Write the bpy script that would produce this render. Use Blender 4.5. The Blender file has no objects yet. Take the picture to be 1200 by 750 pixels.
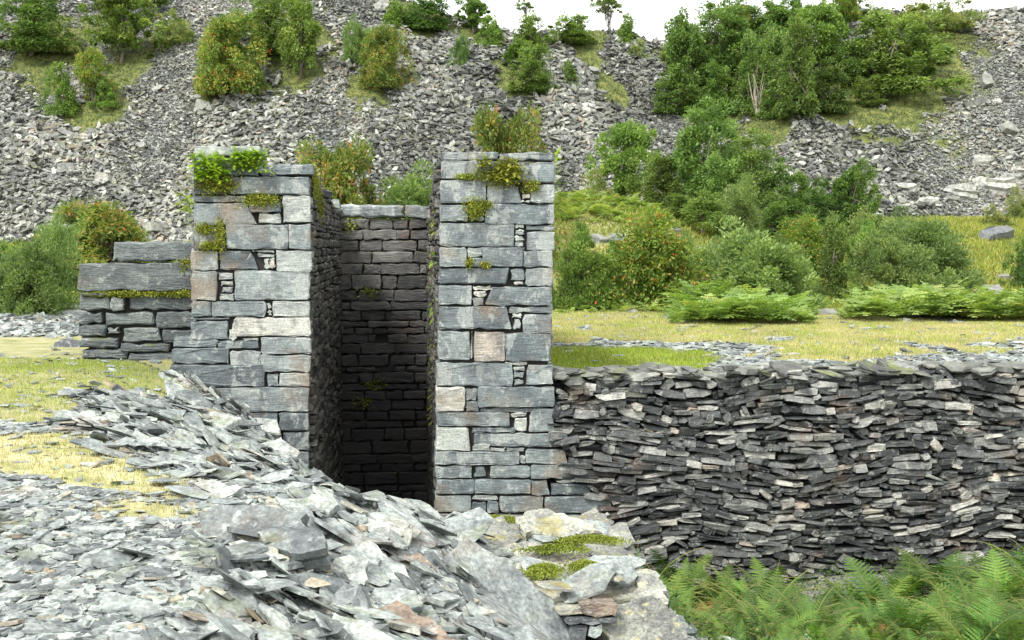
import bpy, math, random
import numpy as np
from mathutils import Vector, Matrix
S = bpy.context.scene
COL = S.collection
R = math.radians

# ------------------------------------------------------------------ camera, sky, sun, exposure
CAMZ = 1.6
F = 1200 * 40 / 36.0                                   # focal length in units of the 1200 wide picture
PITCH = math.atan(85 / F)
cd = bpy.data.cameras.new('camera'); cd.lens = 40; cd.sensor_width = 36; cd.clip_start = .05; cd.clip_end = 3000
cam = bpy.data.objects.new('camera', cd); COL.objects.link(cam)
cam.location = (0, 0, CAMZ); cam.rotation_euler = (R(90) - PITCH, 0, 0)
S.camera = cam
SUN_EL, SUN_AZ = 52, 215                               # azimuth clockwise from +Y : behind the camera, to the left
w = bpy.data.worlds.new('World'); S.world = w; w.use_nodes = True
nt = w.node_tree; nt.nodes.clear()
sky = nt.nodes.new('ShaderNodeTexSky'); sky.sky_type = 'NISHITA'; sky.sun_disc = False
sky.sun_elevation = R(SUN_EL); sky.sun_rotation = R(SUN_AZ); sky.air_density = 1.0; sky.dust_density = 4.0; sky.ozone_density = 1.0
hs = nt.nodes.new('ShaderNodeHueSaturation'); hs.inputs['Saturation'].default_value = .12; hs.inputs['Value'].default_value = 1.0
mxs = nt.nodes.new('ShaderNodeMix'); mxs.data_type = 'RGBA'; mxs.inputs[0].default_value = .55
mxs.inputs[7].default_value = (8.6, 8.8, 8.5, 1)       # the even white of the cloud layer
bg = nt.nodes.new('ShaderNodeBackground'); bg.inputs[1].default_value = .105
wo = nt.nodes.new('ShaderNodeOutputWorld')
nt.links.new(sky.outputs[0], hs.inputs['Color']); nt.links.new(hs.outputs[0], mxs.inputs[6])
nt.links.new(mxs.outputs[2], bg.inputs[0]); nt.links.new(bg.outputs[0], wo.inputs[0])
sd = bpy.data.lights.new('sun', 'SUN'); sd.energy = 1.5; sd.angle = R(10); sd.color = (1, .97, .92)
sun = bpy.data.objects.new('sun', sd); COL.objects.link(sun)
az, el = R(SUN_AZ), R(SUN_EL)
sdir = Vector((math.sin(az) * math.cos(el), math.cos(az) * math.cos(el), math.sin(el)))
sun.rotation_euler = sdir.to_track_quat('Z', 'Y').to_euler()
S.view_settings.view_transform = 'Standard'; S.view_settings.look = 'None'
S.view_settings.exposure = 1.52; S.view_settings.gamma = 1; S.view_settings.use_curve_mapping = False
S.cycles.max_bounces = 6; S.cycles.diffuse_bounces = 3; S.cycles.glossy_bounces = 2; S.cycles.transmission_bounces = 3; S.cycles.transparent_max_bounces = 4

# ------------------------------------------------------------------ helpers
def ray(px, py):
    a = (px - 600) / F; b = (375 - py) / F
    return np.array([a, math.cos(PITCH) + b * math.sin(PITCH), -math.sin(PITCH) + b * math.cos(PITCH)])
CAM = np.array([0, 0, CAMZ])
def at(px, py, D):
    r = ray(px, py); return CAM + r * (D / r[1])
def to_plane(px, py, p0, n):
    r = ray(px, py); return CAM + r * (np.dot(np.array(p0) - CAM, n) / np.dot(r, n))
def ss(t): t = np.clip(t, 0, 1); return t * t * (3 - 2 * t)

def _h(ix, iy, s):
    n = (ix.astype(np.int64) * 374761393 + iy.astype(np.int64) * 668265263 + s * 1442695041) & 0xFFFFFFFF
    n = ((n ^ (n >> 13)) * 1274126177) & 0xFFFFFFFF
    return ((n ^ (n >> 16)) & 0xFFFF) / 65535.0
def vn(x, y, s=0):
    x = np.asarray(x, float); y = np.asarray(y, float)
    ix = np.floor(x); iy = np.floor(y); fx = x - ix; fy = y - iy
    fx = fx * fx * (3 - 2 * fx); fy = fy * fy * (3 - 2 * fy)
    a = _h(ix, iy, s); b = _h(ix + 1, iy, s); c = _h(ix, iy + 1, s); d = _h(ix + 1, iy + 1, s)
    return (a + (b - a) * fx) * (1 - fy) + (c + (d - c) * fx) * fy - .5
def fbm(x, y, o=4, s=0):
    r = 0; a = 1.0
    for i in range(o):
        r = r + a * vn(np.asarray(x) * 2 ** i, np.asarray(y) * 2 ** i, s + i * 7); a *= .5
    return r

def tag(o, label=None, cat=None, group=None, kind=None):
    if label: o['label'] = label
    if cat: o['category'] = cat
    if group: o['group'] = group
    if kind: o['kind'] = kind
    elif label: o['kind'] = 'thing'
    return o
def link(name, me, mat=None, parent=None):
    o = bpy.data.objects.new(name, me); COL.objects.link(o)
    if mat is not None and me is not None and len(me.materials) == 0: me.materials.append(mat)
    if parent is not None: o.parent = parent
    return o
def empty(name, loc=(0, 0, 0), rz=0):
    o = bpy.data.objects.new(name, None); COL.objects.link(o); o.empty_display_size = .2
    o.location = loc; o.rotation_euler = (0, 0, rz); return o

class MB:
    """collects vertices and faces (numpy chunks) and builds one mesh"""
    def __init__(s): s.v = []; s.l = []; s.t = []; s.a = []; s.n = 0
    def add(s, verts, faces, rnd=0.5):
        verts = np.asarray(verts, float).reshape(-1, 3)
        s.v.append(verts)
        for f in faces: s.l.append(np.asarray(f, np.int64) + s.n); s.t.append([len(f)])
        s.a.append(np.full(len(verts), rnd) if np.isscalar(rnd) else np.asarray(rnd)); s.n += len(verts)
    def add_regular(s, verts, loops, totals, rnd):
        """verts (N,V,3); loops, totals: pattern of one piece, repeated"""
        N, V = verts.shape[:2]
        s.v.append(verts.reshape(-1, 3))
        s.l.append((np.asarray(loops)[None, :] + (np.arange(N) * V)[:, None] + s.n).ravel())
        s.t.append(np.tile(np.asarray(totals), N)); s.a.append(np.repeat(rnd, V)); s.n += N * V
    def mesh(s, name, smooth=False):
        me = bpy.data.meshes.new(name)
        v = np.concatenate(s.v); l = np.concatenate(s.l).astype(np.int32); t = np.concatenate([np.asarray(q) for q in s.t]).astype(np.int32)
        me.vertices.add(len(v)); me.vertices.foreach_set('co', v.astype(np.float32).ravel())
        me.loops.add(len(l)); me.loops.foreach_set('vertex_index', l)
        me.polygons.add(len(t)); st = np.concatenate([[0], np.cumsum(t)[:-1]]).astype(np.int32)
        me.polygons.foreach_set('loop_start', st); me.polygons.foreach_set('loop_total', t)
        me.polygons.foreach_set('use_smooth', np.full(len(t), smooth))
        me.update(calc_edges=True)
        at_ = me.attributes.new('rnd', 'FLOAT', 'POINT'); at_.data.foreach_set('value', np.concatenate(s.a).astype(np.float32))
        return me
    def build(s, name, mat, parent=None, smooth=False): return link(name, s.mesh(name, smooth), mat, parent)

# ------------------------------------------------------------------ materials
def newmat(name):
    m = bpy.data.materials.new(name); m.use_nodes = True
    b = m.node_tree.nodes['Principled BSDF']; return m, m.node_tree, b
def N(nt, t, **k):
    n = nt.nodes.new(t)
    for a, v in k.items(): setattr(n, a, v)
    return n
def ramp(nt, fac, stops, interp='LINEAR'):
    r = N(nt, 'ShaderNodeValToRGB'); r.color_ramp.interpolation = interp
    while len(r.color_ramp.elements) > 1: r.color_ramp.elements.remove(r.color_ramp.elements[0])
    for i, (p, c) in enumerate(stops):
        e = r.color_ramp.elements[0] if i == 0 else r.color_ramp.elements.new(p)
        e.position = p; e.color = (c[0], c[1], c[2], 1)
    if fac is not None: nt.links.new(fac, r.inputs[0])
    return r.outputs[0]
def noise(nt, scale, detail=4, rough=.55, vec=None, dist=0):
    n = N(nt, 'ShaderNodeTexNoise'); n.inputs['Scale'].default_value = scale; n.inputs['Detail'].default_value = detail
    n.inputs['Roughness'].default_value = rough; n.inputs['Distortion'].default_value = dist
    if vec is not None: nt.links.new(vec, n.inputs['Vector'])
    return n.outputs[0]
def mix(nt, fac, a, b, mode='MIX'):
    m = N(nt, 'ShaderNodeMix', data_type='RGBA', blend_type=mode)
    for s, v in ((0, fac), (6, a), (7, b)):
        if hasattr(v, 'links'): nt.links.new(v, m.inputs[s])
        elif isinstance(v, (int, float)): m.inputs[s].default_value = v
        else: m.inputs[s].default_value = (v[0], v[1], v[2], 1)
    return m.outputs[2]
def gate(nt, src, lo, hi):
    m = N(nt, 'ShaderNodeMapRange'); m.inputs[1].default_value = lo; m.inputs[2].default_value = hi
    nt.links.new(src, m.inputs[0]); return m.outputs[0]
def mul(nt, a, b):
    m = N(nt, 'ShaderNodeMath', operation='MULTIPLY')
    for i, v in enumerate((a, b)):
        if hasattr(v, 'links'): nt.links.new(v, m.inputs[i])
        else: m.inputs[i].default_value = v
    return m.outputs[0]
def coords(nt, scale=(1, 1, 1), rot=(0, 0, 0)):
    g = N(nt, 'ShaderNodeNewGeometry'); mp = N(nt, 'ShaderNodeMapping')
    mp.inputs['Scale'].default_value = scale; mp.inputs['Rotation'].default_value = rot
    nt.links.new(g.outputs['Position'], mp.inputs[0]); return mp.outputs[0]
def attr(nt, name='rnd'):
    a = N(nt, 'ShaderNodeAttribute'); a.attribute_name = name; return a.outputs['Fac']

def slate_mat(name, stops, lichen=.3, lichen_col=(.5, .53, .5), rust=.15, nscale=6, bump=.5, bdist=.02, stria=(2, 2, 14), rough=.6, moss=0, fine=40, mosscol=(.10, .12, .015), rustcol=(.22, .12, .06), low_dark=0, patch=0):
    m, nt, b = newmat(name)
    c = ramp(nt, attr(nt), stops)
    P = coords(nt); PS = coords(nt, stria)
    n1 = noise(nt, nscale, 6, .6, P); n2 = noise(nt, 5, 5, .65, PS); n3 = noise(nt, fine, 3, .6, P); n4 = noise(nt, nscale * .35, 4, .6, P)
    c = mix(nt, .75, c, ramp(nt, n2, [(.36, (.5, .51, .54)), (.48, (.95, .95, .96)), (.55, (1.05, 1.05, 1.05)), (.66, (1.5, 1.5, 1.46))]), 'MULTIPLY')
    c = mix(nt, .8, c, ramp(nt, n1, [(.36, (.55, .56, .6)), (.5, (1, 1, 1)), (.64, (1.4, 1.4, 1.36))]), 'MULTIPLY')
    if patch:                                            # crisp pale weathering and dark damp stains, stretched down the face
        np_ = noise(nt, 1.6, 7, .6, coords(nt, (1.6, 1.6, .8)), .6)
        c = mix(nt, mul(nt, gate(nt, np_, .555, .575), patch), c, (.40, .42, .39))
        nd = noise(nt, 1.3, 6, .62, coords(nt, (1.5, 1.5, 1.1), (0, .5, 0)), .4)
        c = mix(nt, mul(nt, gate(nt, nd, .57, .6), patch * .8), c, (.06, .068, .072))
    if rust: 
        c = mix(nt, mul(nt, gate(nt, n4, .56, .68), rust), c, rustcol)
    if lichen:
        nl = noise(nt, nscale * 2.3, 5, .7, P)
        c = mix(nt, mul(nt, gate(nt, nl, .56, .64), lichen), c, lichen_col)
    if low_dark:                                              # colour darkens toward the bottom of the chamber
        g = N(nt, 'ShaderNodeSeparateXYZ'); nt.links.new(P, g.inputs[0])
        c = mix(nt, mul(nt, gate(nt, g.outputs[2], 1.5, -.3), low_dark), c, (.012, .013, .014))
    c = mix(nt, .5, c, ramp(nt, n3, [(.38, (.6, .6, .6)), (.62, (1.4, 1.4, 1.4))]), 'MULTIPLY')
    if moss:
        nm = noise(nt, 2.2, 5, .7, P); g = N(nt, 'ShaderNodeNewGeometry'); sx = N(nt, 'ShaderNodeSeparateXYZ'); nt.links.new(g.outputs['Normal'], sx.inputs[0])
        up = gate(nt, sx.outputs[2], .1, .8)
        c = mix(nt, mul(nt, mul(nt, gate(nt, nm, .55, .63), up), moss), c, mosscol)
    nt.links.new(c, b.inputs['Base Color']); b.inputs['Roughness'].default_value = rough
    b.inputs['Specular IOR Level'].default_value = .45
    bp = N(nt, 'ShaderNodeBump'); bp.inputs['Strength'].default_value = bump; bp.inputs['Distance'].default_value = bdist
    s = N(nt, 'ShaderNodeMath', operation='ADD'); nt.links.new(n2, s.inputs[0]); nt.links.new(mul(nt, n3, .35), s.inputs[1])
    nt.links.new(s.outputs[0], bp.inputs['Height']); nt.links.new(bp.outputs[0], b.inputs['Normal'])
    return m
PAL = [(0, (.11, .125, .135)), (.25, (.20, .222, .235)), (.55, (.29, .32, .325)), (.8, (.38, .41, .405)), (.93, (.46, .48, .46)), (.97, (.33, .29, .23)), (1, (.27, .20, .14))]
M = {}
M['chip'] = slate_mat('loose slate', [(p, (c[0] * .69, c[1] * .70, c[2] * .66)) for p, c in PAL], lichen=.25, rust=.25, nscale=5, bump=.4, bdist=.01, moss=.3, stria=(3, 3, 3))
M['scree'] = slate_mat('tip slate', [(0, (.042, .044, .039)), (.35, (.115, .12, .106)), (.7, (.21, .214, .192)), (.92, (.33, .332, .295)), (1, (.20, .17, .13))], lichen=.25, lichen_col=(.33, .34, .30), rust=.2, nscale=1.2, bump=.3, bdist=.05, stria=(1, 1, 1), moss=.8, fine=8, rustcol=(.2, .17, .12))
M['block'] = slate_mat('dressed slate', [(0, (.045, .055, .060)), (.35, (.115, .138, .145)), (.7, (.20, .227, .225)), (.9, (.34, .36, .325)), (.95, (.40, .40, .36)), (1, (.26, .21, .17))], lichen=.5, lichen_col=(.40, .42, .38), rust=.65, nscale=3, patch=.45, bump=.6, bdist=.012, stria=(1.2, 1.2, 11), rustcol=(.19, .135, .085))
M['darkblock'] = slate_mat('chamber slate', [(0, (.045, .045, .043)), (.5, (.095, .092, .085)), (1, (.17, .165, .152))], lichen=.25, lichen_col=(.22, .21, .19), rust=.6, nscale=3, bump=.8, bdist=.02, stria=(1.2, 1.2, 7), low_dark=.8, rustcol=(.13, .07, .04), moss=.5)
M['innerwall'] = slate_mat('narrow slate walling', [(0, (.03, .03, .029)), (.5, (.06, .058, .052)), (1, (.12, .113, .10))], lichen=.2, lichen_col=(.25, .24, .21), rust=.4, nscale=3, bump=.8, bdist=.02, stria=(1.2, 1.2, 7), low_dark=.3, rustcol=(.16, .10, .06), moss=.5)
M['wing'] = slate_mat('weathered slate', [(0, (.05, .06, .064)), (.5, (.105, .122, .124)), (1, (.21, .23, .215))], lichen=.45, lichen_col=(.36, .38, .35), rust=.3, nscale=3.5, bump=.8, bdist=.02, stria=(1.2, 1.2, 9), moss=.8)
M['dry'] = slate_mat('drystone slate', [(0, (.020, .022, .023)), (.3, (.046, .05, .05)), (.55, (.095, .10, .096)), (.75, (.18, .183, .17)), (.92, (.32, .315, .28)), (1, (.25, .205, .16))], lichen=.45, lichen_col=(.36, .36, .32), rust=.2, nscale=5, bump=.6, bdist=.015, stria=(1.5, 1.5, 12))
M['ledge'] = slate_mat('lichened rock', [(0, (.11, .115, .105)), (.5, (.20, .205, .18)), (1, (.31, .31, .26))], lichen=.75, lichen_col=(.44, .40, .22), rust=.2, nscale=5, bump=.9, bdist=.02, stria=(3, 3, 6), moss=.6, mosscol=(.20, .17, .02))
M['rusty'] = slate_mat('iron stained slate', [(0, (.15, .115, .085)), (1, (.27, .215, .17))], lichen=.25, rust=.5, nscale=6, bump=.6, stria=(3, 3, 8), rustcol=(.23, .13, .065))
M['dark'] = slate_mat('dark slate', [(0, (.05, .055, .06)), (1, (.13, .14, .145))], lichen=.3, nscale=4, bump=.7, stria=(2, 2, 10), moss=.3)
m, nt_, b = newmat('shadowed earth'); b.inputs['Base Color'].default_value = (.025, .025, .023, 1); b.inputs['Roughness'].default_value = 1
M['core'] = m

def leaf_mat(name, stops, transl=.42, hue=.012, var=.35, rough=.55, patch=1.2):
    m, nt, b = newmat(name)
    if 'grass' not in name: stops = [(p, tuple(q * 1.8 for q in c)) for p, c in stops]
    c = ramp(nt, attr(nt), stops)
    oi = N(nt, 'ShaderNodeObjectInfo'); h = N(nt, 'ShaderNodeHueSaturation')
    c = mix(nt, .7, c, ramp(nt, noise(nt, patch, 3, .6, coords(nt)), [(.3, (.7, .72, .7)), (.7, (1.35, 1.3, 1.2))]), 'MULTIPLY')
    nt.links.new(c, h.inputs['Color'])
    mr = N(nt, 'ShaderNodeMapRange'); mr.inputs[3].default_value = .5 - hue; mr.inputs[4].default_value = .5 + hue; nt.links.new(oi.outputs['Random'], mr.inputs[0]); nt.links.new(mr.outputs[0], h.inputs['Hue'])
    mv = N(nt, 'ShaderNodeMapRange'); mv.inputs[3].default_value = 1 - var / 2; mv.inputs[4].default_value = 1 + var / 2
    fr = N(nt, 'ShaderNodeMath', operation='FRACT'); nt.links.new(mul(nt, oi.outputs['Random'], 7.3), fr.inputs[0]); nt.links.new(fr.outputs[0], mv.inputs[0]); nt.links.new(mv.outputs[0], h.inputs['Value'])
    col = h.outputs[0]
    nt.links.new(col, b.inputs['Base Color']); b.inputs['Roughness'].default_value = rough; b.inputs['Specular IOR Level'].default_value = .25
    tr = N(nt, 'ShaderNodeBsdfTranslucent'); nt.links.new(mix(nt, 1, col, (1.2, 1.25, .6), 'MULTIPLY'), tr.inputs[0])
    ms = N(nt, 'ShaderNodeMixShader'); ms.inputs[0].default_value = transl
    out = nt.nodes['Material Output']
    nt.links.new(b.outputs[0], ms.inputs[1]); nt.links.new(tr.outputs[0], ms.inputs[2]); nt.links.new(ms.outputs[0], out.inputs[0])
    return m
L = {}
L['bright'] = leaf_mat('fresh green leaves', [(0, (.045, .08, .018)), (.6, (.088, .145, .032)), (1, (.15, .21, .05))])
L['birch'] = leaf_mat('birch leaves', [(0, (.045, .075, .02)), (.6, (.085, .135, .035)), (1, (.14, .195, .055))])
L['dark'] = leaf_mat('dark oak leaves', [(0, (.032, .06, .016)), (.6, (.062, .105, .026)), (1, (.10, .155, .04))])
L['sallow'] = leaf_mat('grey green sallow leaves', [(0, (.05, .085, .03)), (.6, (.10, .145, .05)), (1, (.18, .225, .085))], hue=.02)
L['rowan'] = leaf_mat('rowan leaves', [(0, (.04, .075, .015)), (.55, (.085, .14, .025)), (.85, (.14, .19, .035)), (.95, (.22, .17, .04)), (1, (.30, .12, .04))], hue=.015)
L['rusty'] = leaf_mat('rust tinted rowan leaves', [(0, (.045, .075, .018)), (.5, (.095, .135, .032)), (.8, (.15, .165, .04)), (1, (.24, .13, .045))], hue=.01)
L['heath'] = leaf_mat('heathery shrub leaves', [(0, (.06, .08, .025)), (.6, (.10, .14, .04)), (1, (.19, .17, .06))], hue=.02)
L['fern'] = leaf_mat('fern leaves', [(0, (.02, .045, .009)), (.5, (.05, .095, .018)), (.88, (.09, .15, .028)), (.96, (.15, .2, .04)), (1, (.2, .14, .04))], hue=.02, var=.75, patch=2.5)
L['undergrowth'] = leaf_mat('undergrowth leaves', [(0, (.02, .035, .01)), (.5, (.04, .07, .016)), (.85, (.08, .12, .025)), (1, (.16, .10, .035))], hue=.0, var=0, patch=1.5)
L['bracken'] = leaf_mat('bracken fronds', [(0, (.07, .11, .028)), (.5, (.14, .21, .055)), (.95, (.25, .31, .09)), (1, (.30, .24, .08))], hue=.008, var=.6, patch=.8)
L['polypody'] = leaf_mat('wall fern leaves', [(0, (.04, .07, .008)), (.5, (.12, .19, .015)), (1, (.24, .30, .025))], hue=.01, patch=5)
L['moss'] = leaf_mat('moss', [(0, (.06, .08, .01)), (.6, (.13, .15, .02)), (1, (.24, .22, .04))], hue=.01, patch=6, transl=.2)
L['grass'] = leaf_mat('dry grass blades', [(0, (.25, .25, .10)), (.5, (.43, .395, .21)), (.85, (.52, .465, .29)), (1, (.55, .45, .31))], hue=.0, var=0, patch=.6, transl=.3)
L['greengrass'] = leaf_mat('green grass blades', [(0, (.13, .21, .025)), (.5, (.25, .35, .045)), (.85, (.38, .44, .08)), (1, (.48, .45, .15))], hue=.0, var=0, patch=.9, transl=.3)
L['turf'] = leaf_mat('mossy grass blades', [(0, (.04, .06, .012)), (.5, (.085, .105, .02)), (.85, (.15, .16, .035)), (1, (.22, .15, .05))], hue=.0, var=0, patch=.3, transl=.25)
L['hillgrass'] = leaf_mat('hill grass blades', [(0, (.12, .16, .03)), (.5, (.24, .29, .05)), (.85, (.36, .38, .09)), (1, (.40, .27, .12))], hue=.0, var=0, patch=.4, transl=.3)
def plain(name, col, rough=.8, var=.4, sc=8):
    m, nt, b = newmat(name)
    c = mix(nt, 1, col, ramp(nt, noise(nt, sc, 5, .6, coords(nt, (1, 1, .25))), [(.3, (1 - var,) * 3), (.7, (1 + var,) * 3)]), 'MULTIPLY')
    nt.links.new(c, b.inputs['Base Color']); b.inputs['Roughness'].default_value = rough; return m
M['bark'] = plain('bark', (.13, .11, .085))
M['palebark'] = plain('pale birch bark', (.17, .155, .13))
M['deadwood'] = plain('dead branches', (.36, .30, .26))
M['stem'] = plain('frond stems', (.16, .15, .04))
M['berry'] = plain('orange red berries', (.58, .09, .03), .4)

# ------------------------------------------------------------------ plan of the wheel pit masonry
TH = R(5.4)
UV = np.array([math.cos(TH), math.sin(TH), 0]); VV = np.array([-math.sin(TH), math.cos(TH), 0])
O0 = at(365, 290, 15.8); O0[2] = 0
NV = VV
def W(u, v, z): return O0 + UV * u + VV * v + np.array([0, 0, z])
def uv_of(x, y): return (x - O0[0]) * UV[0] + (y - O0[1]) * UV[1], (x - O0[0]) * VV[0] + (y - O0[1]) * VV[1]
def face_uz(px, py, v=0.0):
    p = to_plane(px, py, W(0, v, 0), NV); return np.dot(p - O0, UV), p[2]
U_L0, U_L1, U_R0, U_R1 = -1.68, 0.0, 1.744, 3.41

# ------------------------------------------------------------------ terrain
EDGE = np.array([(-9, 17.2), (-5.2, 16.0), (-4.2, 15.1), (-3.3, 14.2), (-2.5, 12.9), (-1.5, 11.1), (-.75, 10.3), (0, 10.1), (.75, 9.6), (1.0, 8.2), (1.08, 6.4), (1.3, 4), (1.7, 0), (2.5, -9)])
def edge_dist(x, y):
    """signed distance to the edge of the tip, positive on the terrace side"""
    best = np.full(x.shape, 1e9); sg = np.ones(x.shape)
    for (ax, ay), (bx, by) in zip(EDGE[:-1], EDGE[1:]):
        dx, dy = bx - ax, by - ay; t = np.clip(((x - ax) * dx + (y - ay) * dy) / (dx * dx + dy * dy), 0, 1)
        qx, qy = ax + t * dx - x, ay + t * dy - y; d = np.hypot(qx, qy); cr = dx * (y - ay) - dy * (x - ax)
        m_ = d < best; best = np.where(m_, d, best); sg = np.where(m_, np.where(cr < 0, 1, -1), sg)
    return best * sg
CREST_X = [-60, -40, -25, -14, -8, -2.4, 3, 11, 20, 40, 90]; CREST_Z = [28, 26, 23, 20.5, 18.4, 16.3, 16.4, 15.7, 15.3, 15, 12]
def hills(x, y):
    n = fbm(x / 9, y / 9, 4, 3)
    yb = 55 + .3 * np.maximum(0, x + 8) + 3.0 * vn(x / 14, x * 0, 5)
    left = 1.6 + .72 * (y - yb) + n * 1.3
    zc = np.interp(x, CREST_X, CREST_Z) + fbm(x / 3, y / 5, 3, 9) * .9
    left = np.where(left > zc, zc - .04 * np.maximum(0, (left - zc)), left)
    right = 3.2 + .70 * (y - 59.5) - .55 * np.maximum(0, 17 - x) ** 1.05 + n * 1.6 + 1.2 * np.sin(x / 5.5)
    zr = np.interp(x, [5, 12, 18, 24, 27, 33, 36, 45, 90], [13, 15, 17.3, 18.6, 18.6, 18.0, 17.5, 18.5, 22]) + fbm(x / 2.5, y / 4, 3, 19) * .7
    right = np.where(right > zr, zr - .04 * np.maximum(0, right - zr), right)
    right = np.where(x < 4, -50, right)
    return np.maximum(left, right), right > left
def H(x, y):
    x = np.asarray(x, float); y = np.asarray(y, float); x, y = np.broadcast_arrays(x, y)
    u, v = uv_of(x, y)
    d = edge_dist(x, y)
    bank = ss((x + 5.5) / 4)                                                # how far the terrace sags toward the pit mouth
    zt = -.98 * ss(1 - d / 3.1) * bank + .05 * fbm(x / 1.3, y / 1.3, 3, 1) - .30 * np.exp(-((x - .5) / .55) ** 2 - ((y - 8.3) / 1.4) ** 2)
    floor = -3.35 + 1.75 * ss((14.5 - y) / 6.5) + .22 * ss((x - 3.5) / 3) * ss((y - 9) / 3) + .25 * ss((x - 5) / 5) + .25 * fbm(x / 2, y / 2, 3, 2)
    pit = np.maximum(floor, -.92 + d * 1.15 + .2 * fbm(x / .8, y / .8, 2, 8))
    near = np.where(d > 0, zt, pit)
    near = near + 0 * x
    # beyond the walls
    side = ss((x + 3) / 4)
    far = -.26 * side + .05 * fbm(x / 1.6, y / 1.6, 3, 4)
    rise = (1.7 * (1 - side) + 3.3 * side) * ss((y - (28 + 6 * side)) / 27.0)
    far = far + rise + .35 * fbm(x / 6, y / 6, 3, 14) * ss((y - 34) / 8)
    far = far + 2.3 * np.exp(-((x - 2.6) / 6.0) ** 2 - ((y - 46) / 6) ** 2) * ss((y - 35) / 5)
    hh, _ = hills(x, y)
    far = np.where(y > 48, np.maximum(far, hh), far)
    # chamber and wall lines
    behind = np.where(u > U_R0 + .6, v > .42, v > .3)
    inside = (u > U_L1 - .45) & (u < U_R0 + .45) & (v < 7.9)
    left_of = (u < U_L0 + .3)
    z = np.where(left_of, np.where(y > 16.6, far, near), np.where(behind, np.where(inside, -3.9, far), near))
    sel = left_of & (y > 15.2) & (y <= 16.6)
    t = ss((y - 15.2) / 1.4); z = np.where(sel, near * (1 - t) + far * t, z)
    return z
def hit(px, py, d0=3.0, d1=130.0):
    r = ray(px, py); D = np.arange(d0, d1, .05); P = CAM[None] + r[None] * (D / r[1])[:, None]
    g = H(P[:, 0], P[:, 1]); k = np.argmax(P[:, 2] < g)
    return P[k] if P[k, 2] < g[k] else P[-1]

def poly_plan(pts, z): 
    out = []
    for px, py in pts:
        r = ray(px, py); t = (z - CAMZ) / r[2]; out.append((r[0] * t, r[1] * t))
    return np.array(out)
def poly_sd(x, y, poly):
    inside = np.zeros(x.shape, bool); best = np.full(x.shape, 1e9); n = len(poly)
    for i in range(n):
        ax, ay = poly[i]; bx, by = poly[(i + 1) % n]; dx, dy = bx - ax, by - ay
        t = np.clip(((x - ax) * dx + (y - ay) * dy) / (dx * dx + dy * dy + 1e-9), 0, 1)
        best = np.minimum(best, np.hypot(ax + t * dx - x, ay + t * dy - y))
        c = ((ay > y) != (by > y)) & (x < (bx - ax) * (y - ay) / (by - ay + 1e-12) + ax); inside ^= c
    return np.where(inside, best, -best)
PG = [  # (polygon in plan, greenness)
    (poly_plan([(-250, 392), (90, 396), (222, 424), (226, 442), (150, 450), (95, 462), (60, 492), (-250, 500)], 0), .35),
    (poly_plan([(-250, 508), (60, 508), (150, 530), (215, 562), (195, 584), (120, 574), (60, 560), (-250, 556)], 0), .0),
    (poly_plan([(130, 588), (180, 586), (235, 600), (220, 610), (150, 604)], 0), .1),
    (poly_plan([(-60, 612), (8, 612), (22, 660), (6, 690), (-60, 690)], 0), .2),
    (poly_plan([(600, 350), (1500, 365), (1500, 400), (1190, 400), (1130, 414), (1010, 430), (930, 424), (880, 404), (820, 400), (600, 403)], -.26), .1),
    (poly_plan([(600, 407), (760, 407), (828, 414), (815, 444), (600, 444)], -.26), .75),
]
def grass_mask(x, y):
    """-> coverage 0..1, greenness"""
    cov = np.zeros(x.shape); gr = np.zeros(x.shape)
    n = fbm(x / .9, y / .9, 4, 31)
    for i, (p, g) in enumerate(PG):
        s = poly_sd(x, y, p) + n * (.55 if i != 4 else 1.3) 
        c = ss(s / .3 + .5)
        if i == 4: c = c * (fbm(x / 1.1, y / 2.0, 3, 77) > -.45)
        gr = np.where(c > cov, g, gr); cov = np.maximum(cov, c)
    u, v = uv_of(x, y); d = edge_dist(x, y)
    gr = np.clip(gr + .5 * np.exp(-((x + 5.6) / 1.8) ** 2 - ((y - 15.6) / 1.2) ** 2), 0, 1)
    cov = np.where(y > 34, np.maximum(cov, 1.0), cov)
    gr = np.where(y > 34, .6 + .5 * fbm(x / 3, y / 3, 2, 5), gr)
    return cov, np.clip(gr, 0, 1)
def scree_mask(x, y):
    """1 on the bare slate tips"""
    hh, isr = hills(x, y); _, g = 0, 0
    base = H(x, y)
    m_ = (y > 50) & (base <= hh + .02)
    return m_
GREENS = []                                              # patches of turf among the scree: (x, y, r)

TURF = []                                               # filled below, needs hit()
for px, py, r in [(60, 60, 3.2), (250, 105, 1.3), (120, 118, 2.0), (150, 75, 2.2), (340, 50, 3.5), (350, 88, 1.8), (430, 105, 1.6), (200, 45, 1.6), (500, 25, 2.2), (600, 100, 2.2), (620, 60, 2.0), (690, 50, 2.0), (560, 40, 1.5), (790, 60, 1.6), (1040, 105, 4.4), (980, 125, 3.5), (1080, 70, 4.2), (900, 130, 3.2), (860, 110, 3), (1110, 40, 3.0), (1060, 15, 3.5), (1010, 140, 2.2), (1120, 90, 1.6), (600, 165, 1.4), (715, 110, 1.3)]:
    p = hit(px, py, 40); TURF.append((p[0], p[1], r))
def turf(x, y):
    m_ = np.zeros(x.shape) - 9.0; nn = fbm(x / 1.2, y / 1.2, 3, 61) * 1.4
    for a, b_, r in TURF: m_ = np.maximum(m_, 1 - np.hypot(x - a, (y - b_) * .6) / r + nn * .5)
    return m_ + .0
def axis(a):
    out = []
    for lo, hi, st in a: out += list(np.arange(lo, hi, st))
    return np.array(out + [a[-1][1]])
xs = axis([(-400, -100, 30), (-100, -45, 5), (-45, -12, .6), (-12, 12, .14), (12, 45, .6), (45, 100, 5), (100, 400, 30)])
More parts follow.
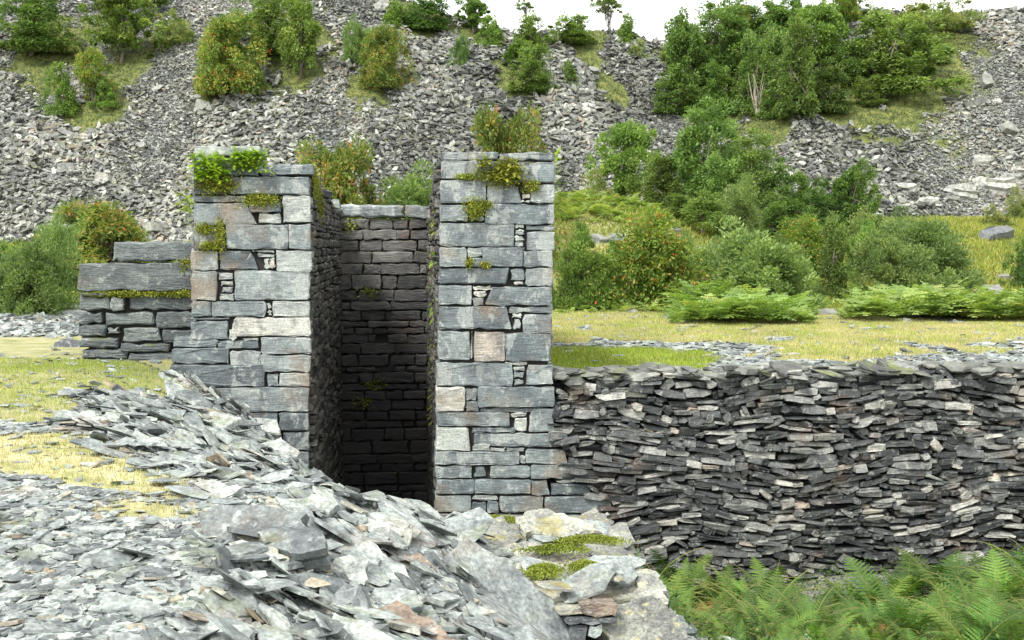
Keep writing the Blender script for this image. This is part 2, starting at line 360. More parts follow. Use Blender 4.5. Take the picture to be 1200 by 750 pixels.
ys = axis([(-60, -8, 4), (-8, 3, .5), (3, 26, .14), (26, 56, .4), (56, 100, .6), (100, 160, 4), (160, 900, 60)])
GX, GY = np.meshgrid(xs, ys); GZ = H(GX, GY)
m_far = (np.abs(GX) > 60) | (GY > 110)
GZ = np.where(GY > 130, np.minimum(GZ, 14), GZ)
cov, gr = grass_mask(GX, GY)
tip = scree_mask(GX, GY)
tf = ss(turf(GX, GY) * 2 + .3); cov = np.where(tip, tf, cov); gr = np.where(tip, 1.0, gr); cov = np.where(GY < -9, .8, cov)
pitg = (edge_dist(GX, GY) < -1.0) & (GY < 17)
cov = np.where(pitg, .3, cov); gr = np.where(pitg, 1, gr)
def grid_obj(name, j0, j1, mat):
    ny, nx = j1 - j0, len(xs)
    v = np.stack([GX[j0:j1], GY[j0:j1], GZ[j0:j1]], -1).reshape(-1, 3)
    i = np.arange((ny - 1) * nx).reshape(ny - 1, nx)[:, :-1].ravel()
    l = np.stack([i, i + 1, i + 1 + nx, i + nx], 1).ravel()
    mb = MB(); mb.v.append(v); mb.l.append(l); mb.t.append(np.full(len(i), 4)); mb.a.append(np.zeros(len(v))); mb.n = len(v)
    me = mb.mesh(name, True)
    for nm, arr in (('cov', cov), ('green', gr)):
        a = me.attributes.new(nm, 'FLOAT', 'POINT'); a.data.foreach_set('value', arr[j0:j1].astype(np.float32).ravel())
    return tag(link(name, me, mat), kind='structure')
m, nt_, b = newmat('ground')
Pn = coords(nt_)
soil = ramp(nt_, noise(nt_, 14, 5, .6, Pn), [(.3, (.10, .105, .10)), (.5, (.2, .21, .205)), (.7, (.34, .36, .35))])
gy = ramp(nt_, noise(nt_, 3, 6, .65, Pn), [(.36, (.19, .20, .07)), (.47, (.34, .325, .15)), (.55, (.40, .365, .20)), (.65, (.47, .42, .26))])
gg = ramp(nt_, noise(nt_, 2.2, 6, .65, Pn), [(.38, (.04, .055, .014)), (.5, (.085, .105, .024)), (.62, (.15, .155, .04))])
gc = mix(nt_, attr(nt_, 'green'), gy, gg)
cc = mix(nt_, attr(nt_, 'cov'), soil, gc)
nt_.links.new(cc, b.inputs['Base Color']); b.inputs['Roughness'].default_value = .95
bp = N(nt_, 'ShaderNodeBump'); bp.inputs['Strength'].default_value = .7; bp.inputs['Distance'].default_value = .03; nt_.links.new(noise(nt_, 20, 5, .7, Pn), bp.inputs['Height']); nt_.links.new(bp.outputs[0], b.inputs['Normal'])
M['ground'] = m
JH = int(np.searchsorted(ys, 56))
grid_obj('ground', 0, JH + 1, M['ground'])
grid_obj('hillside', JH, len(ys), M['ground'])

# ------------------------------------------------------------------ stones
def stone_verts(rng, Nn, pos, size, nrm, K=5, rings=2, elong=(1.1, 2.6), thick=(.1, .3), tilt=.35, yaw=None):
    """(N, rings*K, 3) slabs with an irregular outline lying square to nrm"""
    a = (np.arange(K)[None] + rng.uniform(-.32, .32, (Nn, K))) * 2 * np.pi / K
    r = rng.uniform(.72, 1.15, (Nn, K)); e = rng.uniform(*elong, (Nn, 1))
    ox = np.cos(a) * r * np.sqrt(e) * .5; oy = np.sin(a) * r / np.sqrt(e) * .5
    t = rng.uniform(*thick, (Nn, 1))
    vs = []
    for k in range(rings):
        f = k / (rings - 1); sc = rng.uniform(.8, 1.02, (Nn, 1)) if k in (0, rings - 1) else rng.uniform(.95, 1.08, (Nn, 1))
        shx = rng.uniform(-.06, .06, (Nn, 1)); shy = rng.uniform(-.06, .06, (Nn, 1))
        z = (f - .5) * t + rng.uniform(-.12, .12, (Nn, K)) * t
        vs.append(np.stack([(ox * sc + shx), (oy * sc + shy), z], -1))
    L_ = np.concatenate(vs, 1) * size[:, None, None]
    n = nrm + rng.normal(0, tilt, (Nn, 3)); n /= np.linalg.norm(n, axis=1, keepdims=True)
    if yaw is None: yaw = rng.uniform(0, 2 * np.pi, Nn)
    ref = np.stack([np.cos(yaw), np.sin(yaw), np.zeros(Nn)], 1)
    X = ref - n * np.sum(ref * n, 1, keepdims=True); X /= np.linalg.norm(X, axis=1, keepdims=True) + 1e-9
    Y = np.cross(n, X)
    return pos[:, None] + L_[..., 0:1] * X[:, None] + L_[..., 1:2] * Y[:, None] + L_[..., 2:3] * n[:, None]
def stone_pattern(K, rings):
    l = list(range(K))[::-1]; t = [K]
    l += list(range((rings - 1) * K, rings * K)); t.append(K)
    for k in range(rings - 1):
        for i in range(K):
            j = (i + 1) % K; l += [k * K + i, k * K + j, (k + 1) * K + j, (k + 1) * K + i]; t.append(4)
    return l, t
def slope_n(x, y, e=.25):
    gx = (H(x + e, y) - H(x - e, y)) / (2 * e); gy_ = (H(x, y + e) - H(x, y - e)) / (2 * e)
    n = np.stack([-gx, -gy_, np.ones_like(gx)], 1); return n / np.linalg.norm(n, axis=1, keepdims=True)
def scatter(mb, rng, x, y, size, lift=.15, K=5, tilt=.3, nmax=1.2, rndf=None, **kw):
    n = slope_n(x, y); n[:, :2] = np.clip(n[:, :2], -nmax, nmax)
    pos = np.stack([x, y, H(x, y)], 1) + n * (size * lift * rng.uniform(0, 1, len(x)))[:, None]
    v = stone_verts(rng, len(x), pos, size, n, K=K, tilt=tilt, **kw)
    l, t = stone_pattern(K, 2)
    mb.add_regular(v, l, t, rng.uniform(0, 1, len(x)) if rndf is None else rndf)

rng = np.random.default_rng(7)
def in_view(x, y, z, mar=140):
    """keep what the photograph or a camera a step aside could see"""
    px = 600 + F * x / np.maximum(y, .1); return (y > 2.5) & (px > -mar) & (px < 1200 + mar)
# left terrace and bank
mb = MB()
def batch(n, x0, x1, y0, y1, s0, s1, pw=2.2, cond=None, lift=.15, tilt=.3, **kw):
    x = rng.uniform(x0, x1, n); y = rng.uniform(y0, y1, n)
    k = in_view(x, y, 0)
    cv, _ = grass_mask(x, y); k &= rng.uniform(0, 1, n) > cv * .97
    if cond is not None: k &= cond(x, y)
    x, y = x[k], y[k]; s = s0 + (s1 - s0) * rng.uniform(0, 1, len(x)) ** pw
    scatter(mb, rng, x, y, s, lift=lift, tilt=tilt, **kw)
ledge_ = lambda x, y: (x > -.25) & (y > 6.9) & (y < 9.7)
terr = lambda x, y: ~ledge_(x, y) & (edge_dist(x, y) > -.5) & ((uv_of(x, y)[1] < .0) | (uv_of(x, y)[0] < U_L0 - .1))
batch(85000, -6, 1.6, 3.2, 9, .028, .13, 2.4, terr, K=6, elong=(1, 2.1), tilt=.15, thick=(.05, .16))
batch(75000, -10, 1.4, 9, 17, .04, .17, 2.4, terr, K=6, elong=(1, 2.1), tilt=.15, thick=(.05, .16))
batch(7000, -14, -4.8, 16.4, 27, .08, .3, 2, lambda x, y: (y > 21.5) | (x < -7), tilt=.25)
bankc = lambda x, y: (edge_dist(x, y) > -.6) & (edge_dist(x, y) < 2.6 + .5 * vn(x, y, 3)) & terr(x, y) & (x > -5.0)
batch(11000, -5, 1.4, 3.5, 16, .08, .30, 2.0, bankc, lift=.35, tilt=.24, K=6, thick=(.03, .10))
# behind the drystone wall
rt = lambda x, y: (uv_of(x, y)[1] > .5) & (uv_of(x, y)[0] > U_R1)
batch(52000, .4, 17, 16, 34, .07, .26, 2.2, rt, tilt=.16, thick=(.05, .14))
# foot of the drystone wall and slope under the edge
batch(5000, -3, 13, 7, 16.4, .1, .35, 2, lambda x, y: (edge_dist(x, y) < -.2) & (uv_of(x, y)[1] < 0) & (edge_dist(x, y) > -1.6), tilt=.4, K=6)
o = mb.build('slate_rubble', M['chip']); tag(o, 'loose grey slate chips strewn over the quarry terraces', 'slate rubble', kind='stuff')

# the two slate tips
mb = MB()
n = 900000
x = rng.uniform(-42, 50, n); y = rng.uniform(50, 90, n)
k = in_view(x, y, 0, 160); x, y = x[k], y[k]; n = len(x)
k = scree_mask(x, y) & (turf(x, y) + rng.uniform(-.25, .25, n) < .15) & (H(x, y + 1.5) - H(x, y - 1.5) > .6)
x, y = x[k], y[k]
big = np.clip(1.05 + 1.5 * vn(x / 5, y / 9, 41) + .5 * vn(x / 2, y / 4, 42), .65, 2.0)
s = (.10 + .27 * rng.uniform(0, 1, len(x)) ** 3.2) * big
dark = np.clip(rng.beta(1.3, 1.5, len(x)) + .55 * fbm(x / 2.2, y / 8, 4, 51), 0, 1)
scatter(mb, rng, x, y, s, lift=.9, K=5, tilt=.45, rndf=dark, elong=(1.2, 3.2), thick=(.07, .24))
# bigger boulders near the foot of the tips and the crest
x = rng.uniform(-40, 48, 500); y = rng.uniform(52, 90, 500); k = scree_mask(x, y) & in_view(x, y, 0, 160) & (turf(x, y) < .2)
x, y = x[k], y[k]; s = .5 + 1.1 * rng.uniform(0, 1, len(x)) ** 4
scatter(mb, rng, x, y, s, lift=.35, K=6, tilt=.45, rndf=rng.uniform(.3, .95, len(x)), elong=(1, 2.2), thick=(.15, .4))
o = mb.build('scree', M['scree']); tag(o, 'grey slate waste covering the steep quarry tips behind', 'scree', kind='stuff')

# ------------------------------------------------------------------ masonry
def outline_block(rng, pts, jit=.008, seg=.12):
    """refine a polygon given in (u, z) into a slightly uneven outline with knocked-off corners"""
    pts = [np.array(p, float) for p in pts]; n = len(pts); out = []
    for i in range(n):
        a, b_ = pts[i], pts[(i + 1) % n]; L_ = np.linalg.norm(b_ - a); k = max(2, int(L_ / seg) + 1)
        c = min(.02, .15 * L_) / max(L_, 1e-6) * rng.uniform(.3, 1.4)
        for q in np.concatenate([[c], np.linspace(0, 1, k + 1)[1:-1], [1 - c]]):
            out.append(a + (b_ - a) * q + rng.normal(0, jit, 2) * (1 if 0 < q < 1 else .5))
    return np.array(out)
def add_block(mb, rng, pts, v_front, v_back, frame, rnd=None, jit=.008, bev=.012, tiltv=.0):
    """pts: outline in (a, z); frame(a, d, z) gives the world point, d measured into the wall"""
    o_ = outline_block(rng, pts, jit); c = o_.mean(0); n = len(o_)
    ta, tb = rng.normal(0, tiltv), rng.normal(0, tiltv)
    rad = np.linalg.norm(o_ - c, axis=1, keepdims=True)
    ext = np.minimum(np.ptp(o_[:, 0]), np.ptp(o_[:, 1]))
    b_ = min(bev * rng.uniform(.6, 1.8), ext * .2)
    def shrink(k): 
        q = (o_ - c); q = q / np.maximum(np.abs(q).max(0), 1e-6); hx, hz = np.abs(o_ - c).max(0); return c + q * np.array([max(hx - k, .004), max(hz - k, .004)])
    r0 = shrink(b_); r1 = shrink(b_ * .25); r2 = shrink(.0); r3 = shrink(-.002)
    rings = [(shrink(min(b_ * 3, ext * .35)), v_front - .002), (r0, v_front), (r1, v_front + b_ * .5), (r2, v_front + b_ * 1.4), (r2, v_back)]
    V_ = []
    for i, (rr, d) in enumerate(rings):
        dj = rng.normal(0, .0035, n) if i in (0, 1, 2) else np.zeros(n)
        for (a, z), e in zip(rr, dj): V_.append(frame(a, d + e + (a - c[0]) * ta + (z - c[1]) * tb, z))
    F_ = [list(range(n))]
    for k in range(len(rings) - 1):
        for i in range(n):
            j = (i + 1) % n; F_.append([k * n + i, (k + 1) * n + i, (k + 1) * n + j, k * n + j])
    mb.add(V_, F_, rng.uniform(0, 1) if rnd is None else rnd)
def courses(mb, rng, a0, a1, z0, z1, hr, lr, frame, vf=0, vb=.3, rj=.02, jit=.01, gap=.01, bev=.014, rnd=None, top=None, tiltv=.02):
    z = z0
    while z < z1 - .02:
        h = rng.uniform(*hr); h = min(h, z1 - z)
        if z1 - z - h < hr[0] * .7: h = z1 - z
        a = a0 + (0 if rng.uniform() < .5 else 0)
        while a < a1 - .01:
            l = rng.uniform(*lr) * (1.0 if h > .1 else .8)
            if a1 - a - l < lr[0] * .8: l = a1 - a
            if top is None or z + h * .6 < top((a + l / 2)):
                s1, s2 = rng.normal(0, .012, 2)
                add_block(mb, rng, [(a + gap / 2, z + gap / 2 + rng.uniform(0, .008)), (a + l - gap / 2, z + gap / 2 + rng.uniform(0, .008)), (a + l - gap / 2 + s1, z + h - gap / 2 - rng.uniform(0, .012)), (a + gap / 2 + s2, z + h - gap / 2 - rng.uniform(0, .012))],
                          vf + rng.uniform(-rj, rj), vb, frame, rnd=None if rnd is None else rnd(rng), jit=jit, bev=bev, tiltv=tiltv)
            a += l
        z += h
def px_blocks(mb, rng, rows, frame, vplane=0.0, rnd=None):
    for it in rows:
        x0, y0, x1, y1 = it[:4]; r_ = it[4] if len(it) > 4 else None; sk = it[5] if len(it) > 5 else (0, 0)
        g = .3                                                       # half joint, in picture units
        P_ = [face_uz(x0 + g, y1 - g, vplane), face_uz(x1 - g, y1 - g, vplane), face_uz(x1 - g + sk[1], y0 + g, vplane), face_uz(x0 + g + sk[0], y0 + g, vplane)]
        small = (x1 - x0) < 22 or (y1 - y0) < 11
        rr = r_ if r_ is not None else (rng.uniform(.2, .8) if not small else rng.uniform(.4, .93))
        add_block(mb, rng, P_, vplane + rng.uniform(-.022, .012) + (.015 if small else 0), vplane + .45, frame, rnd=rr, jit=.006 if not small else .009, bev=.006, tiltv=.012)
def frame_front(a, d, z): return W(a, d, z)
def box_core(mb, a0, a1, d0, d1, z0, z1, frame=frame_front):
    V_ = [frame(a, d, z) for z in (z0, z1) for d in (d0, d1) for a in (a0, a1)]
    mb.add(V_, [[0, 2, 3, 1], [4, 5, 7, 6], [0, 1, 5, 4], [2, 6, 7, 3], [0, 4, 6, 2], [1, 3, 7, 5]])
ZT = 2.88                                               # top of the pillars
rb = np.random.default_rng(21)
# --- left pillar
LP = empty('masonry_pillar', W(-.84, .8, -3.6))
tag(LP, 'left dressed slate pillar of the wheel pit, crowned with a bright green fern', 'stone pillar', 'pillars of the wheel pit')
def adopt(o, parent):
    o.parent = parent; o.matrix_parent_inverse = parent.matrix_world.inverted() if False else Matrix.Translation(-parent.location); return o
left_rows = [
    (227, 171, 305, 183, .85), (227, 184, 300, 206, .25), (303, 204, 366, 192, .3),
    (320, 192, 367, 205, .35), (227, 207, 268, 228, .2), (269, 207, 363, 228, .45), (227, 229, 288, 237, .25),
    (227, 238, 302, 264, .55, (0, -14)), (292, 237, 329, 249, .3), (303, 250, 329, 262, .8), (331, 229, 364, 261, .86),
    (225, 265, 263, 293, .15), (265, 263, 338, 292, .4), (338, 263, 365, 292, .5), (223, 294, 255, 317, .7), (257, 294, 304, 316, .2, (0, -10)), (296, 293, 321, 296, .9), (301, 297, 322, 302, .55), (309, 303, 315, 315, .85), (316, 303, 322, 315, .97), (324, 294, 366, 319, .8),
    (223, 318, 254, 352, .6), (256, 319, 273, 328, .7), (258, 329, 273, 335, .9), (259, 336, 273, 343, .4), (258, 344, 274, 352, .8), (275, 317, 363, 352, .62),
    (224, 353, 248, 371, .35), (248, 353, 312, 371, .5), (313, 355, 318, 362, .9), (313, 363, 318, 370, .97), (319, 353, 363, 371, .84),
    (223, 376, 267, 398, .45), (223, 372, 269, 375, .5), (268, 386, 277, 398, .9), (270, 372, 364, 394, .96, (4, 0)),
    (202, 397, 255, 407, .4), (256, 399, 303, 409, .3), (284, 396, 303, 399, .8), (306, 395, 365, 415, .7), (202, 408, 268, 426, .3), (269, 411, 305, 436, .75), (305, 416, 364, 436, .72),
    (200, 427, 310, 453, .2), (312, 438, 326, 453, .5), (327, 437, 363, 453, .75), (202, 454, 246, 482, .5), (247, 454, 362, 482, .55), (247, 483, 326, 506, .4), (327, 483, 362, 505, .3), (247, 507, 330, 530, .4), (331, 506, 362, 528, .35),
    (230, 530, 300, 556, .4), (300, 530, 362, 548, .5), (300, 548, 362, 572, .4), (240, 557, 300, 585, .4), (300, 573, 362, 600, .4)]
left_rows = [r_ for r_ in left_rows if r_[1] < r_[3]]
mb = MB(); px_blocks(mb, rb, left_rows, frame_front); adopt(mb.build('front_masonry', M['block']), LP)
mb = MB(); box_core(mb, U_L0 + .1, U_L1 - .12, .07, 7.4, -4.2, ZT - .35); adopt(mb.build('wall_core', M['core']), LP)
frame_il = lambda a, d, z: W(U_L1 - d, a, z)            # face toward the chamber
mb = MB(); top = lambda a: ZT - .12 - .40 * (a / 7.4)
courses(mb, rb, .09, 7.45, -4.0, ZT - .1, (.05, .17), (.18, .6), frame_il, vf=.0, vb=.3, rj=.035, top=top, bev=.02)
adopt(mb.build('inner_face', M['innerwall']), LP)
frame_ol = lambda a, d, z: W(U_L0 + d, a, z)
mb = MB(); courses(mb, rb, .35, 7.45, -.2, ZT - .1, (.12, .3), (.3, 1.1), frame_ol, vf=0, vb=.3, rj=.03, top=top)
adopt(mb.build('outer_face', M['block']), LP)
def tops(mb, rng, u0, u1, top, n=60, sc=.4, a0=.1, a1=7.4):
    a = rng.uniform(a0, a1, n); u = rng.uniform(u0 + .15, u1 - .15, n)
    pos = np.array([W(p, q, top(q) - .04) for p, q in zip(u, a)])
    v = stone_verts(rng, n, pos, rng.uniform(.25, .65, n) * sc / .4, np.tile([0, 0, 1.0], (n, 1)), K=7, rings=2, tilt=.1, thick=(.12, .25))
    l, t = stone_pattern(7, 2); mb.add_regular(v, l, t, rng.uniform(.1, .8, n))
mb = MB(); tops(mb, rb, U_L0, U_L1, lambda a: top(a) - .03, 110, a0=.5); adopt(mb.build('wall_top', M['wing']), LP)
# --- right pillar
RP = empty('masonry_pillar', W(2.58, .8, -3.6))
tag(RP, 'right dressed slate pillar of the wheel pit, joining the dry stone retaining wall', 'stone pillar', 'pillars of the wheel pit')
right_rows = [
    (518, 178, 584, 187, .3), (585, 179, 650, 188, .2), (517, 188, 564, 210, .35), (565, 189, 605, 216, .3), (606, 190, 651, 214, .4),
    (516, 211, 570, 238, .6), (571, 217, 612, 238, .45, (0, -6)), (612, 228, 621, 233, .97), (611, 234, 621, 238, .9), (622, 216, 650, 238, .75),
    (515, 240, 549, 260, .65), (550, 240, 567, 250, .5), (550, 251, 567, 259, .6), (568, 239, 650, 263, .35), (515, 261, 603, 289, .5),
    (604, 263, 614, 268, .9), (604, 269, 615, 275, .8), (603, 276, 614, 282, .86), (603, 283, 613, 289, .9), (616, 264, 650, 270, .5), (617, 271, 650, 294, .62),
    (515, 290, 547, 313, .62), (548, 291, 567, 301, .8), (550, 302, 567, 313, .3), (568, 290, 613, 313, .5, (-5, 0)), (613, 294, 648, 313, .55), (606, 290, 614, 293, .5),
    (514, 314, 594, 333, .3, (0, 3)), (598, 315, 615, 329, .5), (602, 330, 614, 334, .93), (616, 314, 648, 335, .6),
    (514, 334, 553, 357, .55), (555, 335, 576, 340, .95), (554, 341, 569, 347, .95), (554, 348, 567, 358, .5), (568, 336, 647, 358, .45, (8, 0)),
    (514, 359, 600, 386, .4, (0, -6)), (596, 359, 647, 367, .5), (600, 368, 611, 373, .9), (602, 374, 610, 386, .6), (612, 368, 647, 391, .55, (2, 0)),
    (513, 388, 551, 422, .65), (552, 389, 554, 421, .9), (555, 389, 592, 424, .985), (592, 390, 646, 424, .3), (512, 425, 601, 453, .55),
    (592, 424, 618, 428, .93), (602, 429, 616, 435, .8), (602, 436, 614, 443, .6), (602, 444, 613, 452, .8), (616, 428, 648, 451, .55, (3, 0)),
    (511, 454, 545, 482, .94), (546, 455, 559, 470, .7), (546, 471, 561, 482, .5), (560, 453, 650, 477, .5), (563, 478, 629, 484, .3),
    (511, 483, 597, 500, .5), (599, 484, 617, 489, .8), (603, 490, 618, 505, .9), (619, 479, 650, 506, .6, (4, 0)), (554, 501, 604, 508, .3),
    (510, 501, 552, 528, .88, (2, -4)), (555, 508, 666, 524, .5), (554, 521, 574, 529, .85), (575, 525, 592, 529, .8), (593, 525, 615, 529, .7),
    (510, 529, 609, 545, .55), (616, 526, 666, 544, .6, (0, -5)), (609, 534, 616, 544, .5),
    (510, 546, 553, 561, .6), (555, 547, 571, 559, .3, (3, -3)), (574, 546, 622, 560, .6), (622, 545, 672, 561, .5), (511, 562, 556, 579, .35), (556, 562, 622, 579, .45), (623, 563, 645, 580, .5, (0, -4)), (646, 567, 692, 580, .25),
    (510, 581, 552, 600, .65), (554, 581, 584, 586, .8), (553, 588, 570, 602, .3), (571, 588, 584, 602, .4), (585, 582, 637, 600, .6), (638, 582, 716, 601, .5),
    (510, 602, 566, 622, .4), (566, 603, 640, 622, .5), (640, 603, 718, 624, .55), (510, 623, 600, 650, .4), (600, 623, 720, 650, .5), (510, 651, 720, 690, .4), (652, 562, 690, 566, .8), (650, 546, 668, 548, .5)]
mb = MB(); px_blocks(mb, rb, right_rows, frame_front); adopt(mb.build('front_masonry', M['block']), RP)
mb = MB(); box_core(mb, U_R0 + .12, U_R1 - .1, .07, 7.4, -4.2, ZT - .35); adopt(mb.build('wall_core', M['core']), RP)
frame_ir = lambda a, d, z: W(U_R0 + d, a, z)
topr = lambda a: ZT - .1 - .5 * (a / 7.4)
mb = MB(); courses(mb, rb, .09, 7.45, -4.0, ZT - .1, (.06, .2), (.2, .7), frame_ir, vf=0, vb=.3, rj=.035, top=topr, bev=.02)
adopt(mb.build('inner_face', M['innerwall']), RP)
frame_or = lambda a, d, z: W(U_R1 - d, a, z)
mb = MB(); courses(mb, rb, .35, 7.45, -.6, ZT - .1, (.12, .3), (.3, 1.1), frame_or, vf=0, vb=.3, rj=.03, top=topr)
adopt(mb.build('outer_face', M['block']), RP)
mb = MB(); tops(mb, rb, U_R0, U_R1, lambda a: topr(a) - .03, 110, a0=.5); adopt(mb.build('wall_top', M['wing']), RP)
# --- back wall of the chamber
BW = empty('chamber_wall', W(.87, 7.5, -3.9)); tag(BW, 'dark rear wall of the wheel pit between the two pillars', 'stone wall')
frame_b = lambda a, d, z: W(a, 7.3 + d, z)
hz = [face_uz(px, py, 7.3) for px, py in ((440, 404), (450, 390))]
mb = MB()
zt_b = face_uz(450, 256, 7.3)[1]
z = -4.0
while z < zt_b - .02:
    h = rb.uniform(.16, .34) if z > .2 else rb.uniform(.12, .28); h = min(h, zt_b - z)
    if zt_b - z - h < .12: h = zt_b - z
    a = .0 - rb.uniform(0, .3)
    while a < 1.8:
        l = rb.uniform(.22, .85)
        h0, h1 = hz[0][0], hz[0][0] + .24; zc_ = (hz[0][1] + hz[1][1]) / 2
        segs = [(a, a + l)]
        if z < zc_ < z + h and a < h1 and a + l > h0: segs = [q for q in ((a, min(a + l, h0)), (max(a, h1), a + l)) if q[1] - q[0] > .03]
        for a_, b__ in segs:
            add_block(mb, rb, [(a_ + .006, z + .006), (b__ - .006, z + .006), (b__ - .006 + rb.normal(0, .01), z + h - .008), (a_ + .006 + rb.normal(0, .01), z + h - .008)], rb.uniform(-.03, .03), .35, frame_b, jit=.01, bev=.018, tiltv=.02)
        a += l
    z += h
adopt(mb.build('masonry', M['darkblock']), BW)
mb = MB()
for x0, x1 in ((398, 474), (475, 502)):
    add_block(mb, rb, [face_uz(x0, 255, 7.3), face_uz(x1, 255, 7.3), face_uz(x1, 241, 7.3), face_uz(x0, 240, 7.3)], -.05, .5, frame_b, rnd=.7, jit=.012, bev=.03)
adopt(mb.build('coping', M['block']), BW)
mb = MB(); box_core(mb, -.6, 2.4, 7.42, 8.2, -4.2, zt_b - .03); adopt(mb.build('wall_core', M['core']), BW)

# --- wing wall left of the left pillar
WV = .9
WG = empty('wing_wall', W(-2.6, WV + .5, -.3)); tag(WG, 'low dark wall of long slate slabs adjoining the left pillar', 'stone wall')
wing_rows = [
    (131, 283, 228, 307, .55), (92, 308, 228, 341, .35), (92, 346, 130, 364, .6, (0, -3)), (131, 349, 147, 364, .9), (150, 345, 228, 363, .1), (93, 342, 130, 346, .3),
    (91, 366, 121, 379, .5), (122, 366, 180, 382, .6), (182, 365, 228, 385, .3), (91, 380, 125, 395, .3), (127, 384, 141, 392, .7), (142, 384, 190, 401, .6, (3, -4)), (190, 386, 228, 402, .2),
    (94, 396, 140, 408, .2), (141, 402, 200, 412, .15), (94, 409, 150, 420, .3), (150, 413, 228, 425, .3), (94, 421, 228, 440, .3)]
mb = MB()
for it in wing_rows:
    x0, y0, x1, y1 = it[:4]; sk = it[5] if len(it) > 5 else (0, 0); g = .5
    P_ = [face_uz(x0 + g, y1 - g, WV), face_uz(x1 - g, y1 - g, WV), face_uz(x1 - g + sk[1], y0 + g, WV), face_uz(x0 + g + sk[0], y0 + g, WV)]
    add_block(mb, rb, P_, WV + rb.uniform(-.05, .03), WV + .7, frame_front, rnd=it[4], jit=.012, bev=.02, tiltv=.01)
adopt(mb.build('slab_courses', M['wing']), WG)
mb = MB(); a0 = face_uz(97, 380, WV)[0]; z1 = face_uz(97, 312, WV)[1]; box_core(mb, a0 + .05, U_L0 + .1, WV + .1, WV + .65, -.6, z1 - .05); adopt(mb.build('wall_core', M['core']), WG)
for k, (x0, x1, yy) in enumerate(((140, 222, 345),)):
    pass

# --- dry stone retaining wall
DW = empty('retaining_wall', W(7, .4, -3.6)); tag(DW, 'long dry stone retaining wall of thin dark slates below the right terrace', 'stone wall')
def dframe(a, d, z): return W(a, d + .05 + .11 * (z + .3), z) # slight batter: the foot stands forward
rd = np.random.default_rng(5)
mb = MB()
WZ1 = -.24
def warp(a, z): return .07 * math.sin(a * 1.1 + z * 1.7) + .05 * math.sin(a * 2.7 - z * 2.1 + 1)
def dslope(a, z): return .10 * 1.1 * math.cos(a * 1.1 + z * 1.7) + .05 * 2.7 * math.cos(a * 2.7 - z * 2.1 + 1)
def dry_layer(hr, lr, vf, rj, K, seed, fill=1.0, rf=None):
    r_ = np.random.default_rng(seed); z = -3.75
    while z < WZ1 + .2:
        h = r_.uniform(*hr); a = U_R1 - .1 - r_.uniform(0, .3)
        while a < 16:
            f = r_.uniform(); l = r_.uniform(lr[0], lr[1]) * (.45 if f < .25 else 1) 
            hh = h * r_.uniform(.6, 1.35)
            ca, cz = a + l / 2, z + h / 2; cz2 = cz + warp(ca, cz) * (1 if cz < -.6 else max(0, (-.2 - cz) / .4)) + r_.normal(0, .018)
            # stones under the right pillar's long courses start further right
            lim = U_R1 + (.0 if cz2 > -1.2 else .15 if cz2 > -1.75 else .5 if cz2 > -2.3 else .78)
            if ca - l * .45 > lim - .12 and cz2 + hh * .4 < WZ1 + .05 * math.sin(ca * 3) + r_.uniform(0, .05):
                ang = math.atan(dslope(ca, cz)) * .8 + r_.normal(0, .09 if l > .25 else .25)
                k1, k2 = r_.uniform(-.25, .25, 2); L2, H2 = l * .52 * fill, hh * .52 * fill
                hl, hr_ = (r_.uniform(.35, 1.0), r_.uniform(.6, 1.05)) if r_.uniform() < .5 else (r_.uniform(.6, 1.05), r_.uniform(.35, 1.0))
                sl, sr = r_.uniform(-.12, .12, 2) * l
                ex = np.array([-L2 + sl, k1 * l, L2 * r_.uniform(.9, 1.03), L2 + .2 * sr, k2 * l, -L2 * r_.uniform(.9, 1.03)])
                ez = np.array([-H2 * hl, -H2 * r_.uniform(.9, 1.1), -H2 * hr_, H2 * hr_, H2 * r_.uniform(.9, 1.12), H2 * hl]); n = 6
                pa = ca + ex * math.cos(ang) - ez * math.sin(ang); pz = cz2 + ex * math.sin(ang) + ez * math.cos(ang)
                d0 = vf + r_.uniform(-rj, rj)
                ta, tz = r_.normal(0, .10), r_.normal(0, .25)
                P_ = []
                c_ = np.array([ca, cz2])
                for sc, dd in ((.7, -.003), (.93, .0), (1.0, r_.uniform(.006, .016)), (1.0, .3)):
                    for i in range(n):
                        qa, qz = ca + (pa[i] - ca) * sc, cz2 + (pz[i] - cz2) * sc
                        P_.append(dframe(qa, d0 + dd + (qa - ca) * ta + (qz - cz2) * tz + (r_.normal(0, .006) if dd < .02 else 0), qz))
                F_ = [list(range(n))]
                for k in range(3):
                    for i in range(n):
                        j = (i + 1) % n; F_.append([k * n + i, (k + 1) * n + i, (k + 1) * n + j, k * n + j])
                mb.add(P_, F_, float(np.clip(r_.beta(1.1, 1.35), 0, 1)) if rf is None else rf(r_))
            a += l * r_.uniform(.93, 1.03)
        z += h * .98
dry_layer((.045, .12), (.09, .5), 0, .07, 7, 11, .97)
dry_layer((.05, .10), (.1, .35), .2, .03, 7, 12, 1.0, lambda r_: r_.uniform(0, .35))
adopt(mb.build('dry_masonry', M['dry']), DW)
mb = MB(); r_ = rd; n = 330
a = np.concatenate([rd.uniform(U_R1 + .05, 16, n)]); dd = rd.uniform(.0, .55, n)
pos = np.array([dframe(p, q, WZ1 + .0 + .03 * math.sin(p * 3) + .02) for p, q in zip(a, dd)]); pos[:, 2] = WZ1 + .02 + .02 * np.sin(a * 3) + rd.uniform(-.06, .05, n)
v = stone_verts(rd, n, pos, rd.uniform(.12, .5, n), np.tile([0, -.1, 1.0], (n, 1)), K=7, rings=3, tilt=.12, thick=(.08, .2), elong=(1.2, 2.6))
l, t = stone_pattern(7, 3); mb.add_regular(v, l, t, rd.uniform(.0, .6, n)); adopt(mb.build('coping', M['scree']), DW)
